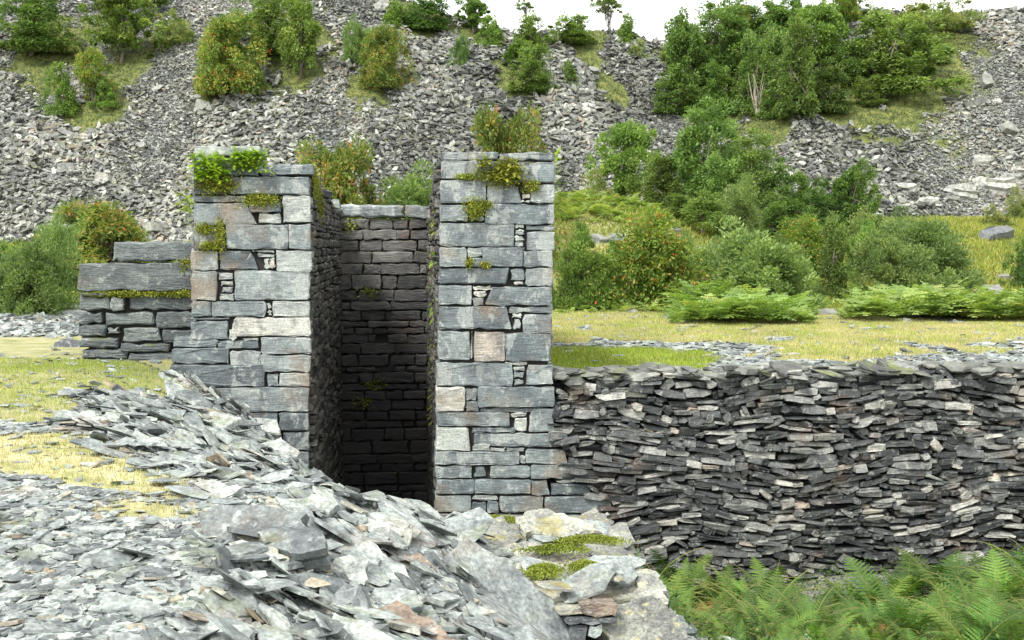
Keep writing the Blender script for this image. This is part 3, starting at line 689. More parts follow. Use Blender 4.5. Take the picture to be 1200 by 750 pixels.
mb = MB(); box_core(mb, U_R1 - .2, 16, .30, .8, -4.2, WZ1 - .12); adopt(mb.build('wall_core', M['core']), DW)
# --- retaining face closing the right edge further on is out of the photograph

# ------------------------------------------------------------------ big single slabs
RS = np.random.default_rng(99)
LAND = []
def px_slab(name, outline, D, nrm, thick, mat, label, cat='slate slab', rnd=.6, group=None, lift=0.0, jit=.012, seg=.09, layers=4):
    """a slab whose upper face has the given outline, lying in a real plane at distance D; thickness goes down from it"""
    nrm = np.array(nrm, float); nrm /= np.linalg.norm(nrm)
    c = np.mean(np.array(outline, float), 0); p0 = at(c[0], c[1], D) if D else hit(c[0], c[1])
    p0 = p0 + nrm * (lift + (.05 if not D else 0))
    LAND.append((p0[0], p0[1], np.ptp([o_[0] for o_ in outline]) / F * p0[1]))
    X = np.cross([0, 0, 1.0], nrm); X = X / np.linalg.norm(X) if np.linalg.norm(X) > 1e-3 else np.array([1.0, 0, 0]); Y = np.cross(nrm, X)
    P2 = []
    for px, py in outline:
        q = to_plane(px, py, p0, nrm) - p0; P2.append((q @ X, q @ Y))
    o_ = outline_block(RS, P2, jit, seg); n = len(o_); cc_ = o_.mean(0)
    V_ = []; rad = np.abs(o_ - cc_).max()
    for k in range(-6, layers + 1):
        if k < 0: sc, d = (.94, .84, .7, .54, .36, .17)[-k - 1], .0
        else: sc, d = 1 + RS.uniform(-.035, .035) + .02 * (k > 0), -thick * (k / layers) - .006
        for i in range(n):
            q = cc_ + (o_[i] - cc_) * (sc + RS.normal(0, .008))
            bump_ = .035 * thick ** .5 * (fbm(q[0] * 5 + p0[0] * 9, q[1] * 5, 3, 5) - .12) * (1 if k < 0 else .4) + RS.normal(0, .0015)
            V_.append(X * q[0] + Y * q[1] + nrm * (d + bump_))
    F_ = [list(range(n))[::1], list(range((layers + 6) * n, (layers + 7) * n))[::-1]]
    for k in range(layers + 6):
        for i in range(n):
            j = (i + 1) % n; F_.append([k * n + i, (k + 1) * n + i, (k + 1) * n + j, k * n + j])
    mb = MB(); mb.add(V_, F_, rnd)
    o = mb.build(name, mat); o.location = p0
    me = o.data
    import bmesh
    bm_ = bmesh.new(); bm_.from_mesh(me); bmesh.ops.recalc_face_normals(bm_, faces=bm_.faces); bm_.to_mesh(me); bm_.free()
    return tag(o, label, cat, group)
C_, DK, RU, LG = M['chip'], M['dark'], M['rusty'], M['ledge']
px_slab('slate_slab', [(233, 600), (247, 594), (300, 592), (356, 600), (346, 612), (375, 622), (380, 640), (340, 645), (290, 633), (262, 634), (240, 626)], None, (-.1, -.45, .9), .16, C_, 'thick dark-ended grey slab lying broadside in the middle of the rubble bank', rnd=.12, lift=.24)
px_slab('slate_slab', [(506, 673), (508, 660), (550, 630), (578, 646), (615, 671), (650, 708), (676, 756), (604, 756), (578, 720), (534, 692)], None, (.28, -.62, .6), .12, C_, 'largest pale leaning slab, its striped face sloping down to the rock ledge', rnd=.42, lift=.08)
px_slab('slate_slab', [(376, 617), (400, 611), (440, 638), (472, 664), (491, 692), (478, 690), (440, 674), (400, 652), (378, 634)], None, (.15, -.5, .8), .07, C_, 'long pale slab sloping down to the right left of the largest leaning slab', rnd=.72, lift=.09)
px_slab('slate_slab', [(441, 714), (464, 703), (501, 725), (545, 756), (486, 756), (446, 728)], None, (.1, -.55, .7), .09, RU, 'rust-brown long slab at the bottom edge of the rubble bank', rnd=.5, lift=.10)
px_slab('slate_slab', [(229, 535), (243, 526), (257, 538), (260, 557), (246, 560), (231, 558)], None, (.1, -.8, .5), .05, C_, 'bluish slab standing upright above the pale long slab', rnd=.45, lift=.12)
px_slab('slate_slab', [(261, 551), (280, 550), (327, 569), (336, 580), (322, 583), (280, 568)], None, (.1, -.5, .8), .06, C_, 'long bluish slab pointing down to the right just above the thick dark-ended slab', rnd=.4, lift=.12)
px_slab('slate_slab', [(279, 470), (299, 463), (322, 482), (329, 507), (303, 505), (280, 486)], None, (.1, -.6, .7), .10, C_, 'large pale slab propped at the top of the bank below the left pillar', rnd=.86, lift=.16)
px_slab('slate_slab', [(213, 490), (252, 481), (282, 489), (261, 501), (224, 499)], None, (.0, -.35, .9), .07, C_, 'pale flat slab lying left of the propped slab near the left pillar', rnd=.8, lift=.12)
px_slab('slate_slab', [(185, 436), (201, 432), (226, 449), (220, 456), (187, 444)], None, (.1, -.45, .85), .06, C_, 'small pale slab against the foot of the left pillar', rnd=.8, lift=.06)
px_slab('slate_slab', [(392, 563), (416, 560), (459, 579), (466, 589), (430, 586), (398, 575)], None, (.1, -.4, .85), .07, C_, 'pale flat slab on the crest of the bank before the dark chamber', rnd=.85, lift=.05)
px_slab('slate_slab', [(464, 587), (491, 585), (513, 593), (510, 600), (484, 599)], None, (.1, -.35, .9), .05, C_, 'small white slab at the crest left of the right pillar foot', rnd=.92, lift=.05)
px_slab('slate_slab', [(532, 606), (557, 603), (558, 611), (536, 613)], None, (.05, -.35, .9), .05, C_, 'small pale slab beside the moss left of the rock ledge', rnd=.85, lift=.05)
px_slab('slate_slab', [(108, 692), (140, 695), (177, 705), (204, 717), (159, 718), (124, 709)], None, (-.05, -.25, .95), .045, C_, 'long flat grey slab lying alone on the gravel at lower left', rnd=.5, lift=.05)
px_slab('slate_slab', [(279, 627), (303, 622), (322, 646), (343, 654), (322, 662), (299, 653)], None, (0, -.4, .9), .05, C_, 'pale slab with brown tint lying below the thick dark-ended slab', rnd=.955, lift=.10)
px_slab('slate_slab', [(339, 646), (373, 644), (389, 654), (359, 660)], None, (0, -.35, .9), .04, C_, 'small flat pale slab right of the brown-tinted slab', rnd=.8, lift=.10)
px_slab('slate_slab', [(385, 660), (406, 649), (432, 655), (427, 679), (402, 688), (384, 676)], None, (.1, -.6, .75), .06, C_, 'rounded white slab below the long pale slab', rnd=.93, lift=.12)
px_slab('slate_slab', [(433, 690), (486, 690), (496, 708), (472, 717), (438, 702)], None, (.05, -.5, .8), .05, C_, 'broad greenish-grey slab above the rust-brown slab', rnd=.6, lift=.12)
px_slab('slate_slab', [(389, 706), (421, 683), (432, 716), (413, 732)], None, (-.3, -.7, .5), .06, C_, 'dark striped slab tipped on edge left of the rust-brown slab', rnd=.22, lift=.12)
px_slab('slate_slab', [(374, 744), (395, 718), (439, 732), (470, 756), (374, 756)], None, (0, -.5, .85), .07, C_, 'wide pale slab cut by the bottom edge left of the rust-brown slab', rnd=.84, lift=.12)
px_slab('slate_slab', [(469, 652), (490, 646), (510, 665), (494, 677), (475, 665)], None, (.1, -.6, .7), .06, RU, 'small brown block wedged at the left end of the largest leaning slab', rnd=.4, lift=.11)
px_slab('slate_slab', [(411, 571), (430, 574), (461, 586), (472, 598), (435, 590)], None, (.25, -.6, .6), .05, C_, 'dark slab tilted beneath the pale flat slab on the crest', rnd=.25, lift=.09)
px_slab('slate_slab', [(449, 627), (479, 615), (483, 620), (476, 646), (453, 644)], None, (.1, -.6, .7), .05, C_, 'pale slab with a bright edge behind the small brown block', rnd=.8, lift=.13)
px_slab('slate_slab', [(62, 404), (72, 396), (97, 399), (101, 409), (67, 412)], None, (0, -.6, .7), .2, DK, 'dark block on the grass at the left foot of the wing wall', rnd=.2, lift=.22)
px_slab('slate_slab', [(709, 429), (733, 429), (766, 437), (760, 444), (719, 441)], None, (0, -.25, .95), .07, C_, 'pale flat slab on green turf behind the top of the retaining wall', rnd=.8, lift=.05)
px_slab('slate_slab', [(205, 700 + 30), (250, 722), (300, 738), (290, 752), (215, 748)], None, (0, -.3, .95), .04, C_, 'pale flat slab on the gravel close to the bottom edge', rnd=.8, lift=.04)
px_slab('slate_slab', [(330, 585), (372, 578), (398, 590), (380, 606), (345, 604)], None, (.1, -.45, .85), .07, C_, 'pale angular slab behind the thick dark-ended slab', rnd=.86, lift=.12)
px_slab('slate_slab', [(300, 520), (330, 512), (352, 530), (340, 545), (306, 540)], None, (.1, -.5, .8), .08, C_, 'angular pale block under the propped slab beside the left pillar', rnd=.9, lift=.12)
px_slab('slate_slab', [(880, 385 + 45), (925, 428), (950, 436), (930, 444), (885, 442)], None, (0, -.3, .95), .08, C_, 'flat light slab near the middle of the retaining wall top', rnd=.75, lift=.03)
px_slab('slate_slab', [(1010, 426), (1050, 430), (1058, 441), (1016, 441)], None, (0, -.4, .9), .1, DK, 'dark pointed slab on the retaining wall top', rnd=.3, lift=.03)
# rock ledge right of the bank
G_ = 'lichened blocks of the rock ledge'
for ol, D_, nn_, th_, rr, lf, lb in [
    ([(606, 605), (622, 597), (651, 598), (692, 612), (706, 622), (673, 630), (637, 625), (614, 617)], 9.4, (.08, -.42, .9), .09, .8, .10, 'thin lichened slab tilted on top of the rock ledge'),
    ([(655, 604), (712, 600), (716, 640), (690, 636), (668, 618)], 9.9, (0, -.3, .95), .3, .5, 0, 'squarish ledge block behind the thin tilted slab'),
    ([(556, 622), (596, 612), (640, 622), (700, 628), (736, 632), (742, 646), (700, 650), (640, 648), (580, 640)], 9.2, (.03, -.2, .97), .22, .3, 0, 'dark recessed ledge layer beneath the thin tilted slab'),
    ([(560, 640), (610, 634), (668, 640), (730, 640), (752, 662), (700, 668), (640, 668), (590, 662)], 8.75, (.03, -.24, .96), .16, .75, 0, 'pale cracked ledge layer with moss cushions'),
    ([(600, 664), (655, 657), (700, 662), (755, 664), (778, 690), (742, 699), (655, 705), (620, 692)], 8.1, (.05, -.24, .96), .12, .85, 0, 'yellow-edged ledge slab overhanging the stacked stones'),
    ([(745, 668), (768, 672), (786, 700), (770, 712), (742, 700)], 8.0, (.15, -.4, .9), .25, .55, 0, 'small weathered ledge block at the corner above the ferns'),
    ([(706, 708), (752, 700), (776, 700), (798, 728), (812, 764), (708, 764)], 7.6, (.15, -.85, .4), .5, .5, 0, 'pale corner block of the ledge beside the ferns')]:
    px_slab('ledge_rock', ol, D_, nn_, th_, LG, lb, 'rock', rr, G_, lift=lf, jit=.022, seg=.07, layers=6)
for k, (ol, rr, mt, lb) in enumerate([([(650, 713), (690, 711), (694, 720), (652, 722)], .8, LG, 'thin pale stone wedged under the overhanging ledge slab'),
        ([(681, 709), (700, 706), (725, 708), (722, 720), (700, 724), (683, 719)], .2, RU, 'pinkish brown stone wedged under the overhanging ledge slab'),
        ([(660, 724), (722, 722), (724, 731), (664, 732)], .2, DK, 'flat dark stone in the stack under the ledge slab'),
        ([(668, 733), (688, 733), (688, 752), (668, 752)], .4, DK, 'upright dark stone low in the stack under the ledge slab'),
        ([(690, 733), (706, 733), (705, 747), (690, 748)], .6, C_, 'greenish grey stone low in the stack under the ledge slab')]):
    px_slab('ledge_rock', ol, 7.45, (.05, -.97, .15), .5, mt, lb, 'rock', rr, G_, jit=.006)

rl = np.random.default_rng(14)
for k in range(26):
    x_, y_ = rl.uniform(-.35, .95), rl.uniform(7.4, 10.0)
    if x_ > 1.05 - .0 * y_: continue
    s_ = rl.uniform(.14, .42); v = stone_verts(rl, 1, np.zeros((1, 3)), np.array([s_]), np.array([[0, -.15, 1.0]]), K=9, rings=4, tilt=.14, thick=(.06, .2), elong=(1.1, 2.4))
    l, t = stone_pattern(9, 4); mb = MB(); mb.add_regular(v, l, t, rl.uniform(.2, .9, 1)); o = mb.build('ledge_rock', LG if k % 2 else C_)
    o.location = (x_, y_, -.86 + .13 * (9.6 - y_) / 2 * .6 + .03 + rl.uniform(0, .06))
    tag(o, 'small broken slab lying on the rock ledge', 'rock', 'small broken slabs on the rock ledge')
# rest of the large loose slabs: single things, each a copy-free mesh of its own shape
def slab_mesh(rng, size, K=9, rings=4, thick=(.035, .11)):
    v = stone_verts(rng, 1, np.zeros((1, 3)), np.array([size]), np.array([[0, 0, 1.0]]), K=K, rings=rings, tilt=.0, thick=thick, elong=(1.1, 2.3))[0]
    l, t = stone_pattern(K, rings); mb = MB(); mb.add_regular(v[None], l, t, np.array([rng.uniform(.1, .99)])); return mb.mesh('slate_slab')
protos = [slab_mesh(RS, 1.0) for _ in range(40)]
for me in protos: me.materials.append(M['chip'])
cnt = 0; placed = []
tries = 0
while cnt < 250 and tries < 20000:
    tries += 1
    y = RS.uniform(4.6, 15.5); x = RS.uniform(-5.6, 1.1)
    d = float(edge_dist(np.array([x]), np.array([y]))[0]); px = 600 + F * x / y
    if d < -.25 or d > 3.2 or px < 100 or (y > 12.6 and px < 205) or (y > 11 and px < 150): continue
    if d > 2.0 and RS.uniform() < .8: continue
    u_, v_ = uv_of(x, y)
    if v_ > -.12 and u_ > U_L0: continue
    if x > .15 and y > 5.8 : continue
    if y < 7.2 and x > -.55 and x < .6 and y > 5.9: continue
    s = RS.uniform(.2, .62) * (1 if d < 1.9 else .6) * (1 if y < 8.5 else .72)
    if any((x - a) ** 2 + (y - b_) ** 2 < (.30 * (s + s2)) ** 2 for a, b_, s2 in placed): continue
    if any(abs(x - a) < .45 * s2 + .35 * s and -(.35 + .4 * s + .2 * s2) < (y - b_) < .4 * s2 for a, b_, s2 in LAND): continue
    placed.append((x, y, s))
    o = bpy.data.objects.new('slate_slab', protos[cnt % 40]); COL.objects.link(o)
    n = slope_n(np.array([x]), np.array([y]))[0] + RS.normal(0, .22, 3) + np.array([0, -.12, 0])
    q = Vector(n).to_track_quat('Z', 'Y'); o.rotation_mode = 'QUATERNION'
    from mathutils import Quaternion
    o.rotation_quaternion = q @ Quaternion((0, 0, 1), RS.uniform(0, 6.28)); o.scale = (s, s, s * RS.uniform(.7, 1.2))
    o.location = (x, y, float(H(x, y)) + .02 + .08 * s)
    zone = ('below the left pillar' if y > 12 else 'on the middle of the bank' if y > 8.5 else 'on the near end of the bank')
    sz = 'large' if s > .45 else 'mid-sized' if s > .33 else 'small'
    tag(o, f'{sz} loose grey slate slab lying {zone}', 'slate slab', f'{sz} loose slabs {zone}')
    cnt += 1

# ------------------------------------------------------------------ vegetation
RV = np.random.default_rng(404)
def quads(mb, c, ax, up, ln, wd, rnd):
    """leaf shaped quads: centre c, long axis ax, side vector up"""
    v = np.stack([c - ax * ln[:, None] * .5, c + up * wd[:, None] * .5 + ax * ln[:, None] * .05, c + ax * ln[:, None] * .5, c - up * wd[:, None] * .5 + ax * ln[:, None] * .05], 1)
    mb.add_regular(v, [0, 1, 2, 3], [4], rnd)
def unit(v): return v / (np.linalg.norm(v, axis=-1, keepdims=True) + 1e-9)
def tube(mb, pts, rads, k=5, rnd=.5):
    pts = [np.array(p, float) for p in pts]; V_ = []; n = len(pts)
    for i, p in enumerate(pts):
        t = unit(pts[min(i + 1, n - 1)] - pts[max(i - 1, 0)]); a = unit(np.cross(t, [.3, .9, .1])); b_ = np.cross(t, a)
        for j in range(k):
            th = 2 * np.pi * j / k; V_.append(p + (a * math.cos(th) + b_ * math.sin(th)) * rads[i])
    F_ = [[i * k + j, i * k + (j + 1) % k, (i + 1) * k + (j + 1) % k, (i + 1) * k + j] for i in range(n - 1) for j in range(k)]
    F_.append(list(range(k))[::-1]); F_.append([(n - 1) * k + j for j in range(k)])
    mb.add(V_, F_, rnd)
def make_crown(kind, W_, Hh, nclus, nleaf, leaf, cr, seed, el=1.9, shape='dome', berries=0):
    """-> crown mesh, wood mesh, berry mesh or None; base at the origin, Hh tall, W_ wide"""
    r = np.random.default_rng(seed)
    lobes = unit(r.normal(0, 1, (7, 3)) * [1, 1, .7]); amp = r.uniform(.15, .75, 7)
    d = unit(r.normal(0, 1, (nclus, 3)))
    if shape == 'dome': d[:, 2] = np.abs(d[:, 2]) * 1.0 - .12
    rad = .5 + sum(a * np.clip(d @ l, 0, 1) ** 3 for l, a in zip(lobes, amp))
    f = r.uniform(0, 1, nclus) ** .33
    c = d * (rad * f)[:, None]
    if shape == 'dome': c = c * [W_ / 2 * .95, W_ / 2 * .95, Hh * .93]; c[:, 2] = np.maximum(c[:, 2], .06 * Hh)
    elif shape == 'tree': c = c * [W_ / 2 * .98, W_ / 2 * .98, Hh * .46] + [0, 0, Hh * .52]
    elif shape == 'cone':
        c = c * [W_ / 2, W_ / 2, Hh * .5] + [0, 0, Hh * .48]; t = np.clip(c[:, 2] / Hh, 0, 1); c[:, :2] *= (1.25 - 1.0 * t)[:, None]
    elif shape == 'flat': c = c * [W_ / 2, W_ / 2, Hh * .26] + [0, 0, Hh * .70]
    mb = MB(); n = nclus * nleaf
    cid = np.repeat(np.arange(nclus), nleaf)
    cr_ = cr * r.uniform(.35, 1.35, nclus)
    ld = unit(r.normal(0, 1, (n, 3)) + [0, 0, .25]); lr = r.uniform(.25, 1, n) ** .6
    p = c[cid] + ld * (lr * cr_[cid])[:, None] * [1, 1, .62]
    out = unit(c[cid] - [0, 0, Hh * .35] + 1e-6)
    ax = unit(ld * .7 + out * .4 + r.normal(0, .55, (n, 3)) + ([0, 0, .7] if kind == 'sallow' else [0, 0, -.1]))
    nr = unit(ld * .5 + [0, 0, .6] + r.normal(0, .5, (n, 3))); sd_ = unit(np.cross(ax, nr))
    ln = leaf * r.uniform(.6, 1.4, n)
    cl = np.clip(r.normal(.5, .16, nclus), 0, 1)
    rn = np.clip(cl[cid] + r.normal(0, .18, n), 0, .93 if kind == 'rowan' else 1)
    if kind == 'rowan': rn = np.where(r.uniform(0, 1, n) < .06, r.uniform(.93, 1, n), rn)
    p[:, 2] = np.maximum(p[:, 2], .02)
    qx = np.percentile(np.hypot(p[:, 0], p[:, 1]), 96); qz = np.percentile(p[:, 2], 99.5); q3 = np.array([W_ / 2 / qx, W_ / 2 / qx, Hh / qz]); p = p * q3; c = c * q3
    quads(mb, p, ax, sd_, ln, ln / el, rn); crown = mb.mesh('crown')
    wb = MB(); ns = 1 if shape in ('cone',) else int(r.integers(2, 5))
    R0 = .022 * Hh + .01
    for k in range(ns):
        lean = r.normal(0, .12, 2) * W_; tip = np.array([lean[0] * .6, lean[1] * .6, Hh * .62])
        mid = tip * .45 + np.append(r.normal(0, .04, 2) * W_, 0)
        b0 = np.array([r.normal(0, .03) * W_, r.normal(0, .03) * W_, -.3])
        tube(wb, [b0, b0 * .3 + mid * .5 + [0, 0, .05], mid, (mid + tip) / 2 + np.append(r.normal(0, .03, 2) * W_, 0), tip], [R0 * 1.3 / ns ** .5, R0 / ns ** .5, R0 * .75 / ns ** .5, R0 * .5 / ns ** .5, R0 * .15], 6)
        for q in range(9):
            t = r.uniform(.2, .95); s_ = mid * (t / .5) if t < .5 else mid + (tip - mid) * (t - .5) * 2
            e = c[r.integers(0, nclus)]; m_ = (s_ + e) / 2 + [0, 0, .05 * Hh * r.uniform(-.5, 1)]
            tube(wb, [s_, m_, e], [R0 * .35, R0 * .22, R0 * .07], 4)
    wood = wb.mesh('trunk', True); bm_ = None
    if berries:
        bb = MB(); m_ = berries * 5
        ci = r.integers(0, nclus, berries); bd = unit(r.normal(0, 1, (berries, 3)) + [0, 0, .3])
        bc = c[ci] + bd * (cr_[ci] * 1.0)[:, None] * [1, 1, .7]; bc = np.repeat(bc, 5, 0) + r.normal(0, leaf * .35, (m_, 3))
        s_ = leaf * .15 * r.uniform(.7, 1.3, m_)
        o6 = np.array([[1, 0, 0], [0, 1, 0], [-1, 0, 0], [0, -1, 0], [0, 0, 1], [0, 0, -1]], float)
        v = bc[:, None] + o6[None] * s_[:, None, None]
        bb.add_regular(v, [0, 1, 4, 1, 2, 4, 2, 3, 4, 3, 0, 4, 1, 0, 5, 2, 1, 5, 3, 2, 5, 0, 3, 5], [3] * 8, r.uniform(0, 1, m_)); bm_ = bb.mesh('berries')
    return crown, wood, bm_
PR = {}
def proto(key, kind, W_, Hh, ncl, nl, leaf, cr, seed, bark='bark', lm=None, **k):
    c, w_, b_ = make_crown(kind, W_, Hh, ncl, nl, leaf, cr, seed, **k)
    c.materials.append(L[lm or kind]); w_.materials.append(M[bark])
    if b_: b_.materials.append(M['berry'])
    PR[key] = (c, w_, b_, W_, Hh)
proto('birch', 'birch', 4, 6, 140, 130, .17, .66, 1, 'palebark', shape='tree')
proto('birch2', 'birch', 4, 5.5, 140, 130, .17, .62, 2, 'palebark', shape='dome')
PR['birch2'][1].materials[0] = M['bark']
proto('oak', 'dark', 4, 5, 120, 120, .17, .55, 3, shape='tree', el=1.5)
proto('oak2', 'dark', 4, 4.5, 120, 120, .16, .55, 4, shape='dome', el=1.5)
proto('bright', 'bright', 4, 4, 110, 110, .16, .5, 5, shape='tree', el=1.7)
proto('bright2', 'bright', 4, 4, 110, 110, .15, .5, 6, shape='dome', el=1.7)
proto('rowan', 'rowan', 4, 4, 120, 110, .15, .48, 7, shape='tree', el=2.4, berries=45)
proto('rowan2', 'rowan', 4, 3.6, 150, 150, .16, .5, 8, shape='dome', el=2.4, berries=95)
proto('rusty', 'rowan', 4, 3.6, 170, 150, .16, .5, 18, shape='dome', el=2.4, berries=60, lm='rusty')
proto('sallow', 'sallow', 4, 3, 230, 150, .15, .46, 9, shape='dome', el=3.2)
proto('sallow2', 'sallow', 4, 3.4, 230, 150, .15, .48, 10, shape='dome', el=3.2)
proto('cone', 'birch', 3, 4, 120, 110, .12, .42, 11, shape='cone')
proto('heath', 'heath', 4, 2, 120, 110, .12, .38, 12, shape='dome', el=2.5)
proto('flat', 'birch', 4, 4, 60, 110, .15, .42, 13, shape='flat')
proto('green_sallow', 'sallow', 4, 4, 230, 150, .15, .44, 14, shape='dome', el=3.2, lm='bright')
def plant(key, pxc, base, pw, ph, D, label, cat='tree', group=None, name=None, rz=None):
    c, w_, b_, W_, Hh = PR[key]
    if D is None: p = hit(pxc, base, 24)
    else:
        p = at(pxc, base, D); p[2] = float(H(p[0], p[1]))
    D = p[1]
    top = at(pxc, base - ph, D)[2]; hh = max(top - p[2], .3) if D is not None else ph / F * D
    ww = pw / F * D
    o = empty(name or {'rusty': 'rowan_tree', 'rowan': 'rowan_tree', 'birch': 'birch_tree', 'oak': 'oak_tree', 'sallow': 'willow_bush', 'heath': 'shrub', 'green_sallow': 'willow_bush'}.get(key.rstrip('2'), 'small_tree' if cat == 'tree' else 'shrub'), p, RV.uniform(0, 6.28) if rz is None else rz)
    o.location.z -= .05
    o.scale = (ww / W_ / .97, ww / W_ / .97, hh / Hh / .98)
    tag(o, label, cat, group)
    link('crown', c, None, o); link('trunk', w_, None, o)
    if b_ is not None: tag(link('berries', b_, None, o), kind='stuff')
    return o
LH = 'trees and shrubs on the left slate tip'; RH = 'trees of the small wood on the right slate tip'; MV = 'bushes and trees beyond the right terrace'
T = [
 ('birch2', 38, 62, 96, 78, 'grey-green shrub at the top left corner of the slate tip', 'shrub', LH),
 ('bright', 140, 74, 84, 84, 'fresh green rounded tree left of the white-trunked tree on the left tip', 'tree', LH),
 ('bright2', 78, 136, 52, 60, 'small rounded pale green tree low on the far left scree', 'tree', LH),
 ('rowan', 108, 124, 50, 66, 'thin orange-tinted rowan beside the small rounded tree', 'tree', LH),
 ('bright2', 128, 126, 36, 34, 'low green shrub at the foot of the thin rowan', 'shrub', LH),
 ('heath', 65, 62, 70, 40, 'dull low shrub among boulders under the corner shrub', 'shrub', LH),
 ('rusty', 264, 112, 92, 92, 'big olive and orange rowan alone above the left pillar', 'tree', LH),
 ('heath', 212, 52, 60, 36, 'small pale shrub left above the big olive rowan', 'shrub', LH),
 ('birch', 181, 20, 40, 60, 'pale-trunked tree whose crown leaves the top of the picture', 'tree', LH),
 ('birch2', 312, 66, 74, 76, 'leafy tree at the top edge right of the big olive rowan', 'tree', LH),
 ('bright', 352, 92, 66, 92, 'loose olive tree right of the leafy tree at the top edge', 'tree', LH),
 ('sallow', 420, 76, 48, 48, 'grey-green shrub left above the orange-tipped tree', 'shrub', LH),
 ('rusty', 448, 104, 62, 70, 'bright orange-tipped tree standing alone midway up the scree', 'tree', LH),
 ('oak2', 500, 36, 66, 42, 'dark green shrub at the top edge left of the sky', 'shrub', LH),
 ('bright2', 462, 34, 46, 34, 'brighter shrub at the top edge beside the dark green shrub', 'shrub', LH),
 ('sallow', 541, 80, 28, 38, 'small grey-green bush alone on scree below the skyline', 'shrub', LH),
 ('oak', 556, 40, 44, 46, 'dark tree on the skyline where the open sky begins', 'tree', LH),
 ('bright2', 580, 56, 44, 38, 'mid green bush right under the dark skyline tree', 'shrub', LH),
 ('birch2', 618, 62, 52, 44, 'rounded bush below the tiny skyline tree', 'shrub', LH),
 ('flat', 616, 22, 26, 20, 'tiny tree poking above the skyline', 'tree', LH),
 ('birch2', 622, 110, 66, 56, 'leafy bush in the middle of the scree above the right pillar', 'shrub', LH),
 ('bright2', 600, 76, 50, 30, 'low yellow-green bush above the middle bush of the scree', 'shrub', LH),
 ('bright2', 670, 104, 30, 32, 'small bush right of the middle bush of the scree', 'shrub', LH),
 ('birch2', 669, 52, 62, 34, 'domed bush on the skyline left of the lone skyline tree', 'shrub', LH),
 ('flat', 713, 34, 42, 38, 'lone thin-trunked tree standing against the white sky', 'tree', LH),
 ('bright2', 734, 54, 38, 38, 'bright upright bush right below the lone skyline tree', 'shrub', LH),
 ('heath', 740, 68, 34, 22, 'dull low bush just under the bright upright bush', 'shrub', LH),
 ('heath', 786, 68, 30, 28, 'brownish bush left of the small wood on the right tip', 'shrub', LH),
 ('oak', 800, 132, 66, 116, 'dark tree at the left edge of the small wood', 'tree', RH),
 ('oak2', 790, 134, 56, 50, 'low dark tree at the lower left corner of the small wood', 'tree', RH),
 ('birch2', 842, 140, 54, 66, 'round pale-leaved tree at the lower left of the small wood', 'tree', RH),
 ('birch', 852, 98, 76, 96, 'tall tree in the upper left of the small wood', 'tree', RH),
 ('rowan', 858, 60, 70, 50, 'reddish-topped tree at the upper left edge of the small wood', 'tree', RH),
 ('birch2', 884, 134, 56, 92, 'feathery tree behind the bare pale stems', 'tree', RH),
 ('birch2', 932, 138, 74, 108, 'dark feathery tree at the lower middle of the small wood', 'tree', RH),
 ('bright', 962, 92, 78, 86, 'brightest green tree at the upper middle of the small wood', 'tree', RH),
 ('oak', 910, 62, 60, 62, 'dark tree at the top of the small wood against the sky', 'tree', RH),
 ('rowan', 988, 44, 50, 52, 'tree with reddish leaves on the crest left of the dark rocks', 'tree', RH),
 ('oak2', 968, 132, 60, 60, 'shaded tree between the feathery tree and the broad spreading tree', 'tree', RH),
 ('birch2', 1042, 112, 118, 98, 'broad spreading green tree at the right of the small wood', 'tree', RH),
 ('birch2', 1018, 124, 40, 34, 'dense low bush beneath the broad spreading tree', 'shrub', RH),
 ('heath', 1070, 34, 118, 40, 'long dark heathery bush on the crest at the right end of the wood', 'shrub', RH),
 ('bright2', 1102, 74, 40, 26, 'small pale shrub at the right edge of the wood', 'shrub', RH),
 ('heath', 1118, 36, 40, 26, 'low dull shrub rightmost on the crest', 'shrub', RH),

 ('birch2', 820, 100, 60, 70, 'leafy tree between the left edge and the upper left of the small wood', 'tree', RH),
 ('oak2', 900, 112, 70, 80, 'dark tree filling the heart of the small wood', 'tree', RH),
 ('birch2', 908, 138, 44, 50, 'low leafy tree right of the bare pale stems', 'tree', RH),
 ('birch2', 842, 132, 60, 40, 'leafy skirt bush under the round pale-leaved tree', 'shrub', RH),
 ('oak2', 1000, 100, 60, 64, 'dark bushy tree left behind the broad spreading tree', 'tree', RH),
 ('birch2', 1072, 92, 60, 60, 'green bush joined to the right of the broad spreading tree', 'tree', RH),
 ('bright2', 935, 34, 50, 44, 'light tree in the middle of the wood top', 'tree', RH),
 ('oak2', 870, 44, 50, 46, 'dark round tree on the upper left skyline of the wood', 'tree', RH),
 ('birch2', 1000, 26, 50, 30, 'green bush against the sky near the dark craggy rocks', 'shrub', RH),
]
for k, bx, by, pw, ph, lb, ct, g in T: plant(k, bx, by, pw, ph, None, lb, ct, g)
